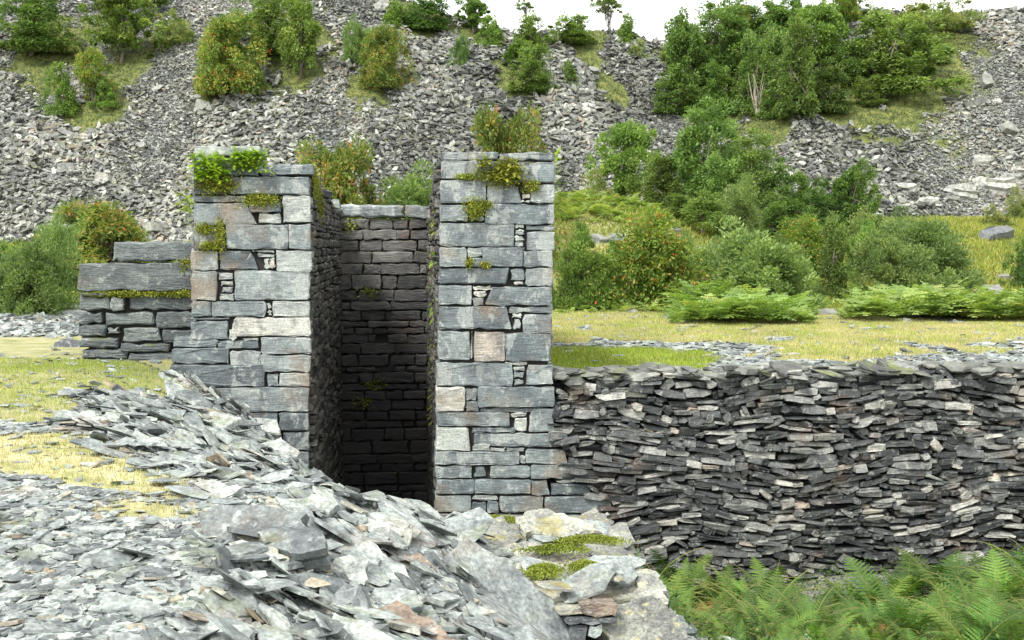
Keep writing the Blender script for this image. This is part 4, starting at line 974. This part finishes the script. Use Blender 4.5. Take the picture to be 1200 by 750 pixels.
T2 = [
 ('rusty', 586, 265, 96, 130, 40, 'olive rowan showing above the top of the right pillar', 'tree', None),
 ('rusty', 398, 300, 112, 130, 38, 'orange-berried rowan behind the left wall of the pit', 'tree', None),
 ('sallow', 476, 300, 170, 88, 40, 'low grey-green bush behind the chamber wall', 'shrub', None),
 ('sallow', 32, 374, 120, 92, 27, 'large grey-green willow at the left edge behind the grass', 'shrub', 'bushes behind the wing wall'),
 ('sallow2', 62, 366, 70, 108, 29, 'upright dark willow left of the wing wall', 'shrub', 'bushes behind the wing wall'),
 ('rusty', 126, 345, 150, 104, 34, 'red-berried rowan behind the wing wall', 'tree', 'bushes behind the wing wall'),
 ('birch2', 8, 350, 50, 66, 33, 'pale green bush cut by the left edge', 'shrub', 'bushes behind the wing wall'),
 ('bright2', 182, 350, 70, 62, 33, 'yellowish bush right behind the wing wall', 'shrub', 'bushes behind the wing wall'),
 ('bright', 736, 238, 76, 92, 54, 'light green tree with several stems above the grassy knoll', 'tree', MV),
 ('heath', 702, 234, 56, 32, 54, 'low grey bush left of the light green tree', 'shrub', MV),
 ('birch', 822, 275, 92, 152, 50, 'tallest dark birch in the middle of the trees', 'tree', MV),
 ('birch', 868, 272, 80, 116, 53, 'dark tree right behind the tallest birch', 'tree', MV),
 ('birch2', 780, 245, 60, 56, 52, 'dark bush left of the tallest birch', 'shrub', MV),
 ('oak2', 898, 270, 70, 88, 52, 'rounded dark tree right of the tallest birch', 'tree', MV),
 ('birch2', 940, 266, 54, 62, 52, 'smaller green tree left of the oak', 'tree', MV),
 ('oak', 992, 272, 60, 80, 50, 'dark upright oak against the foot of the right scree', 'tree', MV),
 ('oak2', 980, 268, 50, 50, 51, 'low dark bush joined to the left side of the oak', 'shrub', MV),
 ('cone', 822, 298, 62, 74, 45, 'small conical grey-green tree above the rowan berries', 'tree', MV),
 ('sallow2', 868, 294, 66, 80, 46, 'grey-green bush right of the conical tree', 'shrub', MV),
 ('rowan2', 940, 318, 78, 62, 42, 'orange-berried rowan behind the widest willow', 'tree', MV),
 ('green_sallow', 676, 358, 84, 94, 33.5, 'green willow bush standing against the right pillar edge', 'shrub', MV),
 ('rowan2', 764, 358, 128, 108, 34, 'large red-berried rowan above the bracken', 'tree', MV),
 ('sallow', 884, 354, 168, 82, 35, 'widest pale willow bush behind the bracken', 'shrub', MV),
 ('sallow2', 820, 346, 80, 60, 37, 'willow bush between the rowan and the widest willow', 'shrub', MV),
 ('birch2', 978, 348, 54, 92, 37, 'darker narrow bush between the two pale willows', 'shrub', MV),
 ('sallow', 1044, 346, 112, 66, 36, 'pale willow bush in front of the far right willows', 'shrub', MV),
 ('sallow2', 1082, 338, 126, 84, 40, 'long grey-green willow reaching toward the grass slope', 'shrub', MV),
 ('green_sallow', 1010, 330, 70, 70, 42, 'greener willow behind the pale right willow', 'shrub', MV),
 ('heath', 1172, 266, 40, 26, 55, 'small dark shrub on the boulder of the grass slope', 'shrub', MV),
 ('birch2', 1196, 330, 34, 50, 40, 'bush cut by the right edge on the grass slope', 'shrub', MV),
 ('heath', 1192, 244, 36, 26, 58, 'small bush at the right edge at the foot of the scree', 'shrub', MV),
 ('heath', 1120, 336, 60, 26, 40, 'low bush at the right end of the willows', 'shrub', MV),

 ('birch2', 906, 300, 60, 60, 47, 'grey-green bush behind the orange-berried rowan', 'shrub', MV),
 ('oak2', 948, 300, 50, 48, 46, 'dark bush below the smaller green tree', 'shrub', MV),
 ('sallow', 1030, 300, 90, 50, 47, 'pale willow at the back right of the bushes', 'shrub', MV),
 ('sallow2', 928, 340, 60, 56, 37.5, 'willow joined to the right end of the widest willow', 'shrub', MV),
 ('birch2', 846, 262, 60, 80, 48, 'leafy tree in front of the tallest birch', 'tree', MV),
 ('sallow2', 100, 330, 90, 76, 36, 'pale willow behind the upright dark willow', 'shrub', 'bushes behind the wing wall'),

 ('birch2', 800, 288, 66, 60, 47, 'dark bush at the lower left of the tallest birch', 'shrub', MV),
 ('birch', 850, 285, 70, 92, 49, 'tree between the conical tree and the tallest birch', 'tree', MV),
 ('oak2', 920, 290, 70, 70, 49, 'broad dark bush low behind the orange-berried rowan', 'shrub', MV),
 ('sallow2', 800, 330, 60, 54, 40, 'grey-green willow behind the red-berried rowan', 'shrub', MV),

 ('birch2', 772, 262, 72, 78, 51, 'dark leafy bush between the light green tree and the tallest birch', 'shrub', MV),
 ('oak2', 962, 278, 60, 66, 49.5, 'round dark bush at the left foot of the upright oak', 'shrub', MV),
 ('birch2', 1008, 262, 36, 60, 51, 'narrow bush joined to the right side of the upright oak', 'shrub', MV),
 ('green_sallow', 712, 350, 50, 66, 35.5, 'green willow between the pillar willow and the red-berried rowan', 'shrub', MV),
]
for k, bx, by, pw, ph, D, lb, ct, g in T2: plant(k, bx, by, pw, ph, D, lb, ct, g)
# bare stems
p = hit(887, 138, 40); o = empty('dead_tree', p); tag(o, 'bare pale stems of a dead tree in front of the wood', 'tree')
mb = MB(); r = np.random.default_rng(3)
for k in range(9):
    a = r.uniform(0, 6.28); e = np.array([math.cos(a) * r.uniform(.2, 1.0), -.3 + math.sin(a) * .4, r.uniform(1.8, 3.0)])
    tube(mb, [[0, -.3, -.2], e * .5 + r.normal(0, .08, 3), e], [.06, .04, .012], 4)
mb.build('branches', M['deadwood'], o)

# --- ferns
def frond(mb, L_, wd, npin, rng_, droop=.5, sub=5, base=(0, 0, 0), az=0.0, el=1.1, rnd=.5, lw=.35):
    """one frond: arching rachis with paired pinnae, each pinna a row of little leaflets"""
    d0 = np.array([math.cos(az) * math.cos(el), math.sin(az) * math.cos(el), math.sin(el)])
    pts = [np.array(base, float)]; d = d0.copy(); seg = L_ / npin
    for i in range(npin):
        d = unit(d + np.array([math.cos(az) * .25, math.sin(az) * .25, -1]) * droop / npin * (1 + i / npin)); pts.append(pts[-1] + d * seg)
    side0 = np.array([-math.sin(az), math.cos(az), 0])
    C, AX, SD, LN, WD = [], [], [], [], []
    for i in range(2, npin):
        t = i / npin; tang = unit(pts[i] - pts[i - 1]); up = unit(np.cross(side0, tang)); pl = wd * .5 * (math.sin(math.pi * min(1, (t * 1.05 + .12))) ** .8) * (1 - .3 * t)
        for sgn in (-1, 1):
            pd = unit(side0 * sgn + tang * .45 + up * rng_.uniform(-.1, .15) - np.array([0, 0, .15]))
            for k in range(sub):
                f = (k + .5) / sub; q = pts[i] + pd * pl * f
                wl = seg * 1.25 * (1 - f * .75)
                C.append(q); AX.append(pd); SD.append(unit(np.cross(pd, up))); LN.append(pl / sub * 1.5); WD.append(wl)
    C, AX, SD = map(np.array, (C, AX, SD)); LN = np.array(LN); WD = np.array(WD)
    AX = unit(AX + rng_.normal(0, .08, AX.shape)); n = len(C)
    quads(mb, C, AX, SD, LN, WD, np.clip(rnd + rng_.normal(0, .07, n), 0, 1))
    return pts
rf = np.random.default_rng(77)
def frond_mesh(L_, wd, npin, droop, sub, el, seed, leafm):
    r = np.random.default_rng(seed); mb = MB(); pts = frond(mb, L_, wd, npin, r, droop, sub, el=el, rnd=.2 + .6 * ((seed * 37) % 10) / 9)
    nl = len(mb.t)
    me = None
    st = MB(); tube(st, pts, list(np.linspace(.006, .0015, len(pts))), 3)
    n0 = sum(len(a) for a in mb.t)
    mb.v += st.v; mb.l += [q + mb.n for q in st.l]; mb.t += st.t; mb.a += st.a; mb.n += st.n
    me = mb.mesh('frond'); me.materials.append(leafm); me.materials.append(M['stem'])
    idx = np.zeros(len(me.polygons), np.int32); idx[n0:] = 1; me.polygons.foreach_set('material_index', idx)
    return me
FR_ = [frond_mesh(.75, .24, 30, .9, 6, 1.15, s, L['fern']) for s in range(3)] + [frond_mesh(.6, .2, 20, 1.3, 5, 1.0, s + 9, L['fern']) for s in range(2)]
BR_ = [frond_mesh(.95, .46, 24, 1.0, 9, 1.2, s + 30, L['fern']) for s in range(3)]
L['deadfern'] = leaf_mat('browned fronds', [(0, (.10, .06, .02)), (1, (.24, .15, .05))], hue=0)
DF_ = [frond_mesh(.7, .3, 22, 1.5, 6, .9, 55, L['deadfern'])]
def fern(x, y, sc, label, group, kinds=FR_, n=9, name='fern', cat='fern'):
    o = empty(name, (x, y, float(H(x, y)) - .03)); tag(o, label, cat, group)
    a0 = rf.uniform(0, 6.28)
    for k in range(n):
        c = link('frond', (DF_[0] if rf.uniform() < .06 else kinds[int(rf.integers(0, len(kinds)))]), None, o)
        c.rotation_euler = (rf.normal(0, .15), rf.uniform(-.35, .3), a0 + k * 6.28 / n + rf.uniform(-.25, .25)); s_ = sc * rf.uniform(.7, 1.15); c.scale = (s_, s_, s_)
    return o
def zone_of(px): return 'at the left beside the rock ledge' if px < 900 else 'at the centre under the retaining wall' if px < 1010 else 'at the right under the retaining wall'
placed = []
tries = 0
while len(placed) < 290 and tries < 8000:
    tries += 1
    y = 6.5 + 8.8 * rf.uniform(0, 1) ** .75; x = rf.uniform(1.2, 9); px = 600 + F * x / y
    if px < 740 or px > 1330 or float(edge_dist(np.array([x]), np.array([y]))[0]) > -.55: continue
    lim = 15.2
    if y > lim: continue
    if any((x - a) ** 2 + (y - b_) ** 2 < .235 ** 2 for a, b_ in placed): continue
    placed.append((x, y))
    br = px > 1000 and rf.uniform() < .55
    z_ = zone_of(px)
    fz = (1.3 if px < 920 and y > 10 else .92) * (.75 + .9 * max(0, .4 + float(vn(x * 1.3, y * 1.3, 71))))
    if 925 < px < 955 and y > 8.5: placed.pop(); continue
    if br: fern(x, y, fz * rf.uniform(.40, .62) * (1 + .12 * (y - 8) * (y > 8)), f'feathery bracken growing {z_}', f'bracken plants {z_}', BR_, 5, 'bracken', 'bracken')
    else: fern(x, y, fz * rf.uniform(.42, .68) * (1 + .12 * (y - 8) * (y > 8)), f'arching green fern growing {z_}', f'ferns {z_}', FR_, 9)
# low undergrowth around the ferns
def leaf_carpet(name, x, y, h0, h1, leaf, mat, label, kind='stuff', el=2.0, up=.6, zf=None):
    n = len(x); r = rf; z = (H(x, y) if zf is None else zf) + r.uniform(h0, h1, n)
    ax = unit(r.normal(0, 1, (n, 3)) * [1, 1, .5] + [0, 0, .2]); nr = unit(r.normal(0, .5, (n, 3)) + [0, 0, up]); sd_ = unit(np.cross(ax, nr)); ln = leaf * r.uniform(.5, 1.5, n)
    mb = MB(); quads(mb, np.stack([x, y, z], 1), ax, sd_, ln, ln / el, np.clip(r.normal(.45, .22, n), 0, 1)); o = mb.build(name, mat); return tag(o, label, kind=kind)
n = 90000; x = rf.uniform(.9, 11, n); y = rf.uniform(5.5, 17, n); px = 600 + F * x / y
k = (edge_dist(x, y) < -.45) & (px < 1350) & (fbm(x, y, 3, 91) > -.35) & (uv_of(x, y)[1] < -.35)
x, y = x[k], y[k]
k = rf.uniform(0, 1, len(x)) < .7 + .8 * vn(x * 1.5, y * 1.5, 88); x, y = x[k], y[k]
leaf_carpet('undergrowth', x, y, .0, .26, .045, L['undergrowth'], 'low green undergrowth below the retaining wall')

# bracken stands on the far side of the terrace, and on the knoll
def bracken_stand(px0, px1, D0, D1, n, label, sc=1.0):
    mb = MB(); r = rf
    for k in range(n):
        D = r.uniform(D0, D1); px = r.uniform(px0, px1); 
        x = (px - 600) / F * D; z = float(H(x, D)); c = r.uniform(.25, .95)
        hv = .62 + .9 * max(0, .45 + float(vn(x / .9, D / .9, 23)) + .5 * float(vn(x / .35, D / .35, 24))); edge = hv * min(1, (px - px0) / 45 + .35, (px1 - px) / 45 + .35)
        for q in range(4):
            frond(mb, r.uniform(.6, 1.0) * sc * edge, .5 * sc * edge, 9, r, 1.1, 3, (x, D, z), r.uniform(0, 6.28), r.uniform(.8, 1.35), c)
    o = mb.build('bracken_patch', L['bracken']); return tag(o, label, kind='stuff')
bracken_stand(790, 952, 27.5, 32, 260, 'bracken in front of the widest willow', 1.25)
bracken_stand(990, 1260, 28.5, 34, 400, 'bracken along the far right edge of the terrace', 1.25)
bracken_stand(650, 790, 32, 34, 50, 'low bracken at the foot of the red-berried rowan', .6)
bracken_stand(640, 790, 43.5, 47, 200, 'bracken over the grassy knoll', .8)

# --- grass
def blades(name, x, y, h, w_, mat, label, rn, lean=.35):
    n = len(x); r = rf; z = H(x, y); a = r.uniform(0, 6.28, n); hh = h * r.uniform(.5, 1.5, n)
    sx, sy = np.cos(a) * w_ / 2, np.sin(a) * w_ / 2; lx, ly = r.normal(0, lean, n) * hh, r.normal(0, lean, n) * hh
    v = np.stack([np.stack([x - sx, y - sy, z - .01], 1), np.stack([x + sx, y + sy, z - .01], 1), np.stack([x + lx, y + ly, z + hh], 1)], 1)
    mb = MB(); mb.add_regular(v, [0, 1, 2], [3], rn); return tag(mb.build(name, mat), label, kind='stuff')
n = 420000
x = rf.uniform(-13, .5, n); y = 4.5 + 20 * rf.uniform(0, 1, n) ** .8; cv, g_ = grass_mask(x, y); px = 600 + F * x / y
k = (rf.uniform(0, 1, n) < cv * .95) & (px > -120) & ((uv_of(x, y)[0] < U_L0 + .1) | (uv_of(x, y)[1] < -.2)) & (edge_dist(x, y) > .2)
x, y, g_ = x[k], y[k], g_[k]; gsel = rf.uniform(0, 1, len(x)) < np.clip(g_ + .15 + .55 * fbm(x / .7, y / .9, 3, 64), 0, 1)
blades('dry_grass', x[~gsel], y[~gsel], .03, .009, L['grass'], 'short yellow grass on the left terrace', rf.uniform(0, 1, (~gsel).sum()))
blades('green_grass', x[gsel], y[gsel], .032, .009, L['greengrass'], 'short green grass on the left terrace', rf.uniform(0, 1, gsel.sum()))
n = 420000
x = rf.uniform(.2, 18, n); y = 16.8 + 19 * rf.uniform(0, 1, n) ** 1.1; cv, g_ = grass_mask(x, y); px = 600 + F * x / y; u_, v_ = uv_of(x, y)
k = (rf.uniform(0, 1, n) < cv * .95) & (px < 1320) & (u_ > U_R1 + .1) & (v_ > .8)
x, y, g_ = x[k], y[k], g_[k]; gsel = rf.uniform(0, 1, len(x)) < np.clip(g_ + .15 + .55 * fbm(x / .7, y / .9, 3, 64), 0, 1)
blades('dry_grass', x[~gsel], y[~gsel], .045, .016, L['grass'], 'short straw coloured grass on the right terrace', rf.uniform(0, 1, (~gsel).sum()))
blades('green_grass', x[gsel], y[gsel], .05, .018, L['greengrass'], 'bright green turf at the near corner of the right terrace', rf.uniform(0, 1, gsel.sum()))
n = 260000
x = rf.uniform(-30, 32, n); y = rf.uniform(33, 64, n); px = 600 + F * x / y; k = (px > -100) & (px < 1300) & ~scree_mask(x, y); k &= (px > 600) | (px < 260)
x, y = x[k], y[k]
blades('hill_grass', x, y, .18, .06, L['hillgrass'], 'rough green grass on the slopes at the foot of the tips', np.clip(rf.normal(.5, .3, len(x)), 0, 1), .5)
n = 260000
x = rf.uniform(-42, 48, n); y = rf.uniform(52, 90, n); k = scree_mask(x, y) & (turf(x, y) + rf.uniform(-.2, .2, n) > .05) & in_view(x, y, 0)
x, y = x[k], y[k]
blades('moss_turf', x, y, .10, .06, L['turf'], 'mossy turf between the slates of the tips', np.clip(rf.normal(.3, .25, len(x)), 0, 1), .8)

# --- plants rooted in the masonry
def wall_tuft(name, u, v, z, du, dz, n, L0, label, cat, lm, wd=.35, hang=.3, grp=None, out=(0, -1), frn=True, seed=0):
    """fronds springing out of a joint: (u, v, z) in the plan of the masonry"""
    r = np.random.default_rng(seed + 500); mb = MB(); base = W(u, v, z)
    oo = UV * out[0] + VV * out[1]; az0 = math.atan2(oo[1], oo[0])
    for k in range(n):
        p = W(u + r.uniform(-du, du) * (1 if out[0] == 0 else 0), v + (r.uniform(-du, du) if out[0] != 0 else 0), z + r.uniform(-dz, dz)) - base
        L_ = L0 * r.uniform(.55, 1.2); frond(mb, L_, L_ * wd, 12, r, droop=hang * r.uniform(1.2, 3.2), sub=3, base=p, az=az0 + r.normal(0, .9), el=r.uniform(-.1, 1.1), rnd=r.uniform(.2, .9))
    o = mb.build(name, lm); o.location = base; return tag(o, label, cat, grp)
def moss_pad(u, v, z, du, dz, n, label, leaf=.03, seed=0, dv=.05, grp=None, lm=None, out=(0, -1), name='moss_tuft'):
    r = np.random.default_rng(seed + 900); base = W(u, v, z); t = r.normal(0, .45, (n, 3))
    oo = UV * out[0] + VV * out[1]; al = UV if out[0] == 0 else VV
    lump = np.abs(vn(t[:, 0] * 3 + seed, t[:, 2] * 3, seed)) * 2
    p = al[None] * (t[:, 0] * du)[:, None] + oo[None] * (np.abs(t[:, 1]) * dv * (.4 + lump) - .01)[:, None] + np.array([0, 0, 1])[None] * (t[:, 2] * dz)[:, None]
    ax = unit(r.normal(0, 1, (n, 3)) + oo * .8 + [0, 0, .3]); sd_ = unit(np.cross(ax, r.normal(0, 1, (n, 3)))); ln = leaf * r.uniform(.5, 1.4, n)
    mb = MB(); quads(mb, p, ax, sd_, ln, ln / 2.4, np.clip(r.normal(.5, .25, n), 0, 1)); o = mb.build(name, lm or L['moss']); o.location = base
    return tag(o, label, 'moss', grp)
def uz(px, py, v=0): return face_uz(px, py, v)
a_ = uz(246, 196); b2 = uz(292, 190)
wall_tuft('wall_fern', a_[0], -.02, a_[1] - .02, .22, .15, 260, .22, 'thick bright fern clump hanging at the top left of the left pillar', 'fern', L['polypody'], grp='wall ferns', seed=1)
wall_tuft('wall_fern', b2[0], -.02, b2[1], .22, .13, 280, .22, 'thick bright fern clump at the top middle of the left pillar', 'fern', L['polypody'], grp='wall ferns', seed=2)
c2 = uz(252, 216); moss_pad(c2[0], -.02, c2[1], .30, .14, 2600, 'olive moss below the bright ferns of the left pillar', .035, 3, .09)
c2 = uz(306, 235); moss_pad(c2[0], -.02, c2[1], .28, .10, 1800, 'moss cushion on a ledge near the top of the left pillar', .03, 4, .08)
c2 = uz(240, 268); moss_pad(c2[0], -.02, c2[1], .13, .08, 800, 'small moss tuft at the left of the left pillar', .03, 5, .06)
c2 = uz(258, 275); moss_pad(c2[0], -.02, c2[1], .08, .26, 1100, 'upright moss streak beside the wide block of the left pillar', .03, 6, .06)
c2 = uz(245, 288); moss_pad(c2[0], -.02, c2[1], .14, .08, 700, 'thin moss patch under the moss streak of the left pillar', .03, 7, .05)
wall_tuft('wall_fern', U_L0 - .02, .3, uz(216, 238)[1], .15, .16, 26, .26, 'yellow-green fern sticking out from the left edge of the left pillar', 'fern', L['polypody'], out=(-1, 0), seed=8, grp='wall ferns')
wall_tuft('wall_fern', U_L0 - .05, .5, uz(214, 248)[1], .25, .2, 24, .2, 'loose pale fern low at the left edge of the left pillar', 'fern', L['polypody'], out=(-1, 0), seed=9)
for k, (vv, zz, dz_) in enumerate(((.35, 2.55, .25), (.9, 2.45, .3), (1.6, 2.25, .25))):
    moss_pad(.02, vv, zz, .2, dz_, 700, ('bright moss hanging nearest the corner of the left inner wall', 'bright moss hanging second from the corner of the left inner wall', 'bright moss hanging furthest back on the left inner wall')[k], .035, 20 + k, .06, lm=L['moss'], out=(1, 0))
e = uz(582, 202); wall_tuft('wall_fern', e[0], -.02, e[1] + .02, .30, .15, 230, .20, 'spiky green fern clump near the top of the right pillar', 'fern', L['moss'], wd=.3, grp='wall ferns', seed=11)
moss_pad(uz(590, 205)[0], -.02, uz(590, 205)[1], .30, .16, 2400, 'moss under the fern clump of the right pillar', .04, 12, .1)
c2 = uz(546, 207); moss_pad(c2[0], -.02, c2[1], .16, .05, 600, 'small moss at the left of the top fern clump on the right pillar', .03, 13)
c2 = uz(622, 218); moss_pad(c2[0], -.02, c2[1], .14, .10, 900, 'moss cushion at the right of the top fern clump on the right pillar', .03, 14, .07)
c2 = uz(556, 245); moss_pad(c2[0], -.02, c2[1], .16, .16, 1200, 'moss tuft between two blocks in the upper right pillar', .035, 15, .08)
c2 = uz(568, 240); moss_pad(c2[0], -.02, c2[1], .14, .08, 600, 'thin moss beside the moss tuft of the upper right pillar', .03, 16, .07)
c2 = uz(550, 308); moss_pad(c2[0], -.02, c2[1], .06, .08, 350, 'tiny green tuft in the middle left of the right pillar', .03, 17, .06)
c2 = uz(568, 310); moss_pad(c2[0], -.02, c2[1], .08, .05, 350, 'tiny olive tuft in the middle of the right pillar', .03, 18, .06)
wall_tuft('wall_fern', U_R1 + .0, .25, uz(655, 200)[1], .12, .25, 36, .24, 'bright fern growing on the right edge at the top of the right pillar', 'fern', L['polypody'], out=(1, 0), seed=19, grp='wall ferns')
for k, (vv, zz, dd) in enumerate(((.9, 2.0, .2), (1.2, 1.45, .12), (1.6, .85, .35), (2.0, -.1, .3), (2.2, -.9, .3))):
    wall_tuft('wall_fern', U_R0 - .01, vv, zz, .1, dd, 16, .16, ['dark fern highest on the right inner wall of the pit', 'bright fern second from the top on the right inner wall of the pit', 'bright drooping fern third down on the right inner wall of the pit', 'shaded fern fourth down on the right inner wall of the pit', 'shaded fern lowest on the right inner wall of the pit'][k], 'fern', L['polypody'] if k in (1, 2) else L['moss'], out=(-1, 0), seed=30 + k, hang=.8, grp=None)
for k, (px_, py_) in enumerate(((410, 265), (432, 342), (440, 450), (425, 472))):
    c2 = uz(px_, py_, 7.3); moss_pad(c2[0], 7.27, c2[1], .22, .15, 130, ['moss at the upper left of the dark rear wall', 'moss on a ledge midway up the dark rear wall', 'dim moss low on the dark rear wall', 'dimmest moss lowest on the dark rear wall'][k], .06, 40 + k, .08)
for k, (px_, w2) in enumerate(((122, .35), (152, .2), (190, .45), (216, .2))):
    c2 = uz(px_, 344, WV); moss_pad(c2[0], WV - .02, c2[1], w2, .05, 900, ['moss line at the left under the longest wing wall slab', 'moss knot second along the joint under the longest wing wall slab', 'moss line at the right under the longest wing wall slab', 'moss beside the pillar under the longest wing wall slab'][k], .035, 50 + k, .07)
c2 = uz(218, 312, WV); moss_pad(c2[0], WV - .02, c2[1], .12, .12, 700, 'moss knot where the wing wall meets the left pillar', .035, 60, .07)
# moss cushions on the ledge
def ground_moss(px, py, D, rx, ry, label, seed, n=1500):
    r = np.random.default_rng(seed); p = at(px, py, D); t = r.normal(0, .42, (n, 2)); q = np.stack([t[:, 0] * rx, t[:, 1] * ry, np.exp(-(t ** 2).sum(1) * 2) * .05 * r.uniform(.2, 1, n)], 1)
    ax = unit(r.normal(0, 1, (n, 3)) + [0, 0, .6]); sd_ = unit(np.cross(ax, r.normal(0, 1, (n, 3)))); mb = MB(); quads(mb, q, ax, sd_, np.full(n, .025), np.full(n, .012), np.clip(r.normal(.22, .15, n), 0, 1))
    o = mb.build('moss_cushion', L['moss']); o.location = p; tag(o, label, 'moss')
ground_moss(580, 611, 9.9, .28, .2, 'bright yellow moss strip at the left end of the rock ledge', 1, 2500)
ground_moss(637, 670, 8.05, .16, .2, 'round golden moss cushion on the overhanging ledge slab', 2)
ground_moss(690, 634, 9.0, .3, .15, 'olive moss under the right end of the thin tilted slab', 3, 2000)
ground_moss(650, 645, 8.7, .3, .1, 'dark moss strip below the middle of the thin tilted slab', 4)
ground_moss(684, 664, 8.2, .12, .15, 'small moss patch right of the golden cushion', 5)

# --- boulders
def boulder(px, py, pw, D, label, mat, thick=.6, group=None, rr=.6):
    p = hit(px, py, 24) if D is None else at(px, py, D)
    if D is not None: p[2] = float(H(p[0], p[1]))
    s_ = pw / F * p[1] / 1.15; v = stone_verts(RS, 1, np.zeros((1, 3)), np.array([s_]), np.array([[0, -.3, 1.0]]), K=10, rings=5, tilt=.15, thick=(thick * .8, thick), elong=(1.2, 1.9), yaw=np.array([RS.uniform(-.5, .5)]))
    l, t = stone_pattern(10, 5); mb = MB(); mb.add_regular(v, l, t, np.array([rr])); o = mb.build('boulder', mat); o.location = p + np.array([0, 0, s_ * .12]); tag(o, label, 'boulder', group)
GB = 'boulders at the foot of the right scree'
for k, (px, py, pw, rr, lb) in enumerate([
    (1058, 226, 30, .8, 'pale squarish boulder highest of those at the foot of the right scree'), (1085, 240, 26, .9, 'whitish boulder left of the upright slabs at the scree foot'), (1130, 232, 34, .85, 'large pale boulder in the middle of the scree foot'),
    (1115, 236, 20, .5, 'grey upright slab beside the large pale boulder'), (1165, 222, 38, .9, 'largest pale boulder near the right edge at the scree foot'), (1186, 212, 26, .7, 'grey boulder nearest the right edge at the scree foot'),
    (1150, 190, 26, .8, 'pale boulder higher up near the right edge of the scree'), (1060, 246, 22, .6, 'low grey boulder where the grass slope meets the scree')]):
    boulder(px, py, pw, None, lb, M['scree'], .6, GB, rr)
GR = 'rocks in the grass of the knoll and slope'
for px, py, pw, D, lb in [(702, 264, 20, 42, 'small grey rock at the left of the grassy knoll'), (726, 262, 26, 42, 'largest rock on the grassy knoll'), (745, 264, 14, 42, 'small rock right of the largest rock on the knoll'), (772, 266, 24, 43, 'flat rock at the right of the grassy knoll'), (790, 256, 16, 44, 'rock highest on the right of the knoll'),
    (1170, 272, 40, 50, 'dark boulder carrying a small shrub on the grass slope'), (1160, 326, 36, 38, 'low grey outcrop above the far right bracken'), (1140, 328, 22, 38, 'small grey rock left of the low outcrop'), (1184, 322, 26, 38, 'pale rock right of the low outcrop'), (1178, 300, 20, 42, 'small rock above the low outcrop'),
    (741, 357, 14, 32, 'small grey block under the red-berried rowan'), (970, 359, 22, 31, 'flat rock between the two bracken stands'), (1064, 367, 12, 28, 'small pale block in front of the right bracken'), (1100, 240 + 20, 16, 50, 'small pale rock at the top of the grass slope')]:
    boulder(px, py, pw, D, lb, M['dark'] if 'dark' in lb else M['scree'], .5, GR, .6)
# skyline rock knolls
for px, py, pw, lb in [(800, 40, 34, 'dark craggy rock on the skyline left of the small wood'), (1015, 14, 50, 'dark craggy rocks on the crest right of the small wood')]:
    boulder(px, py + 8, pw, None, lb, M['dark'], .28, None, .3)
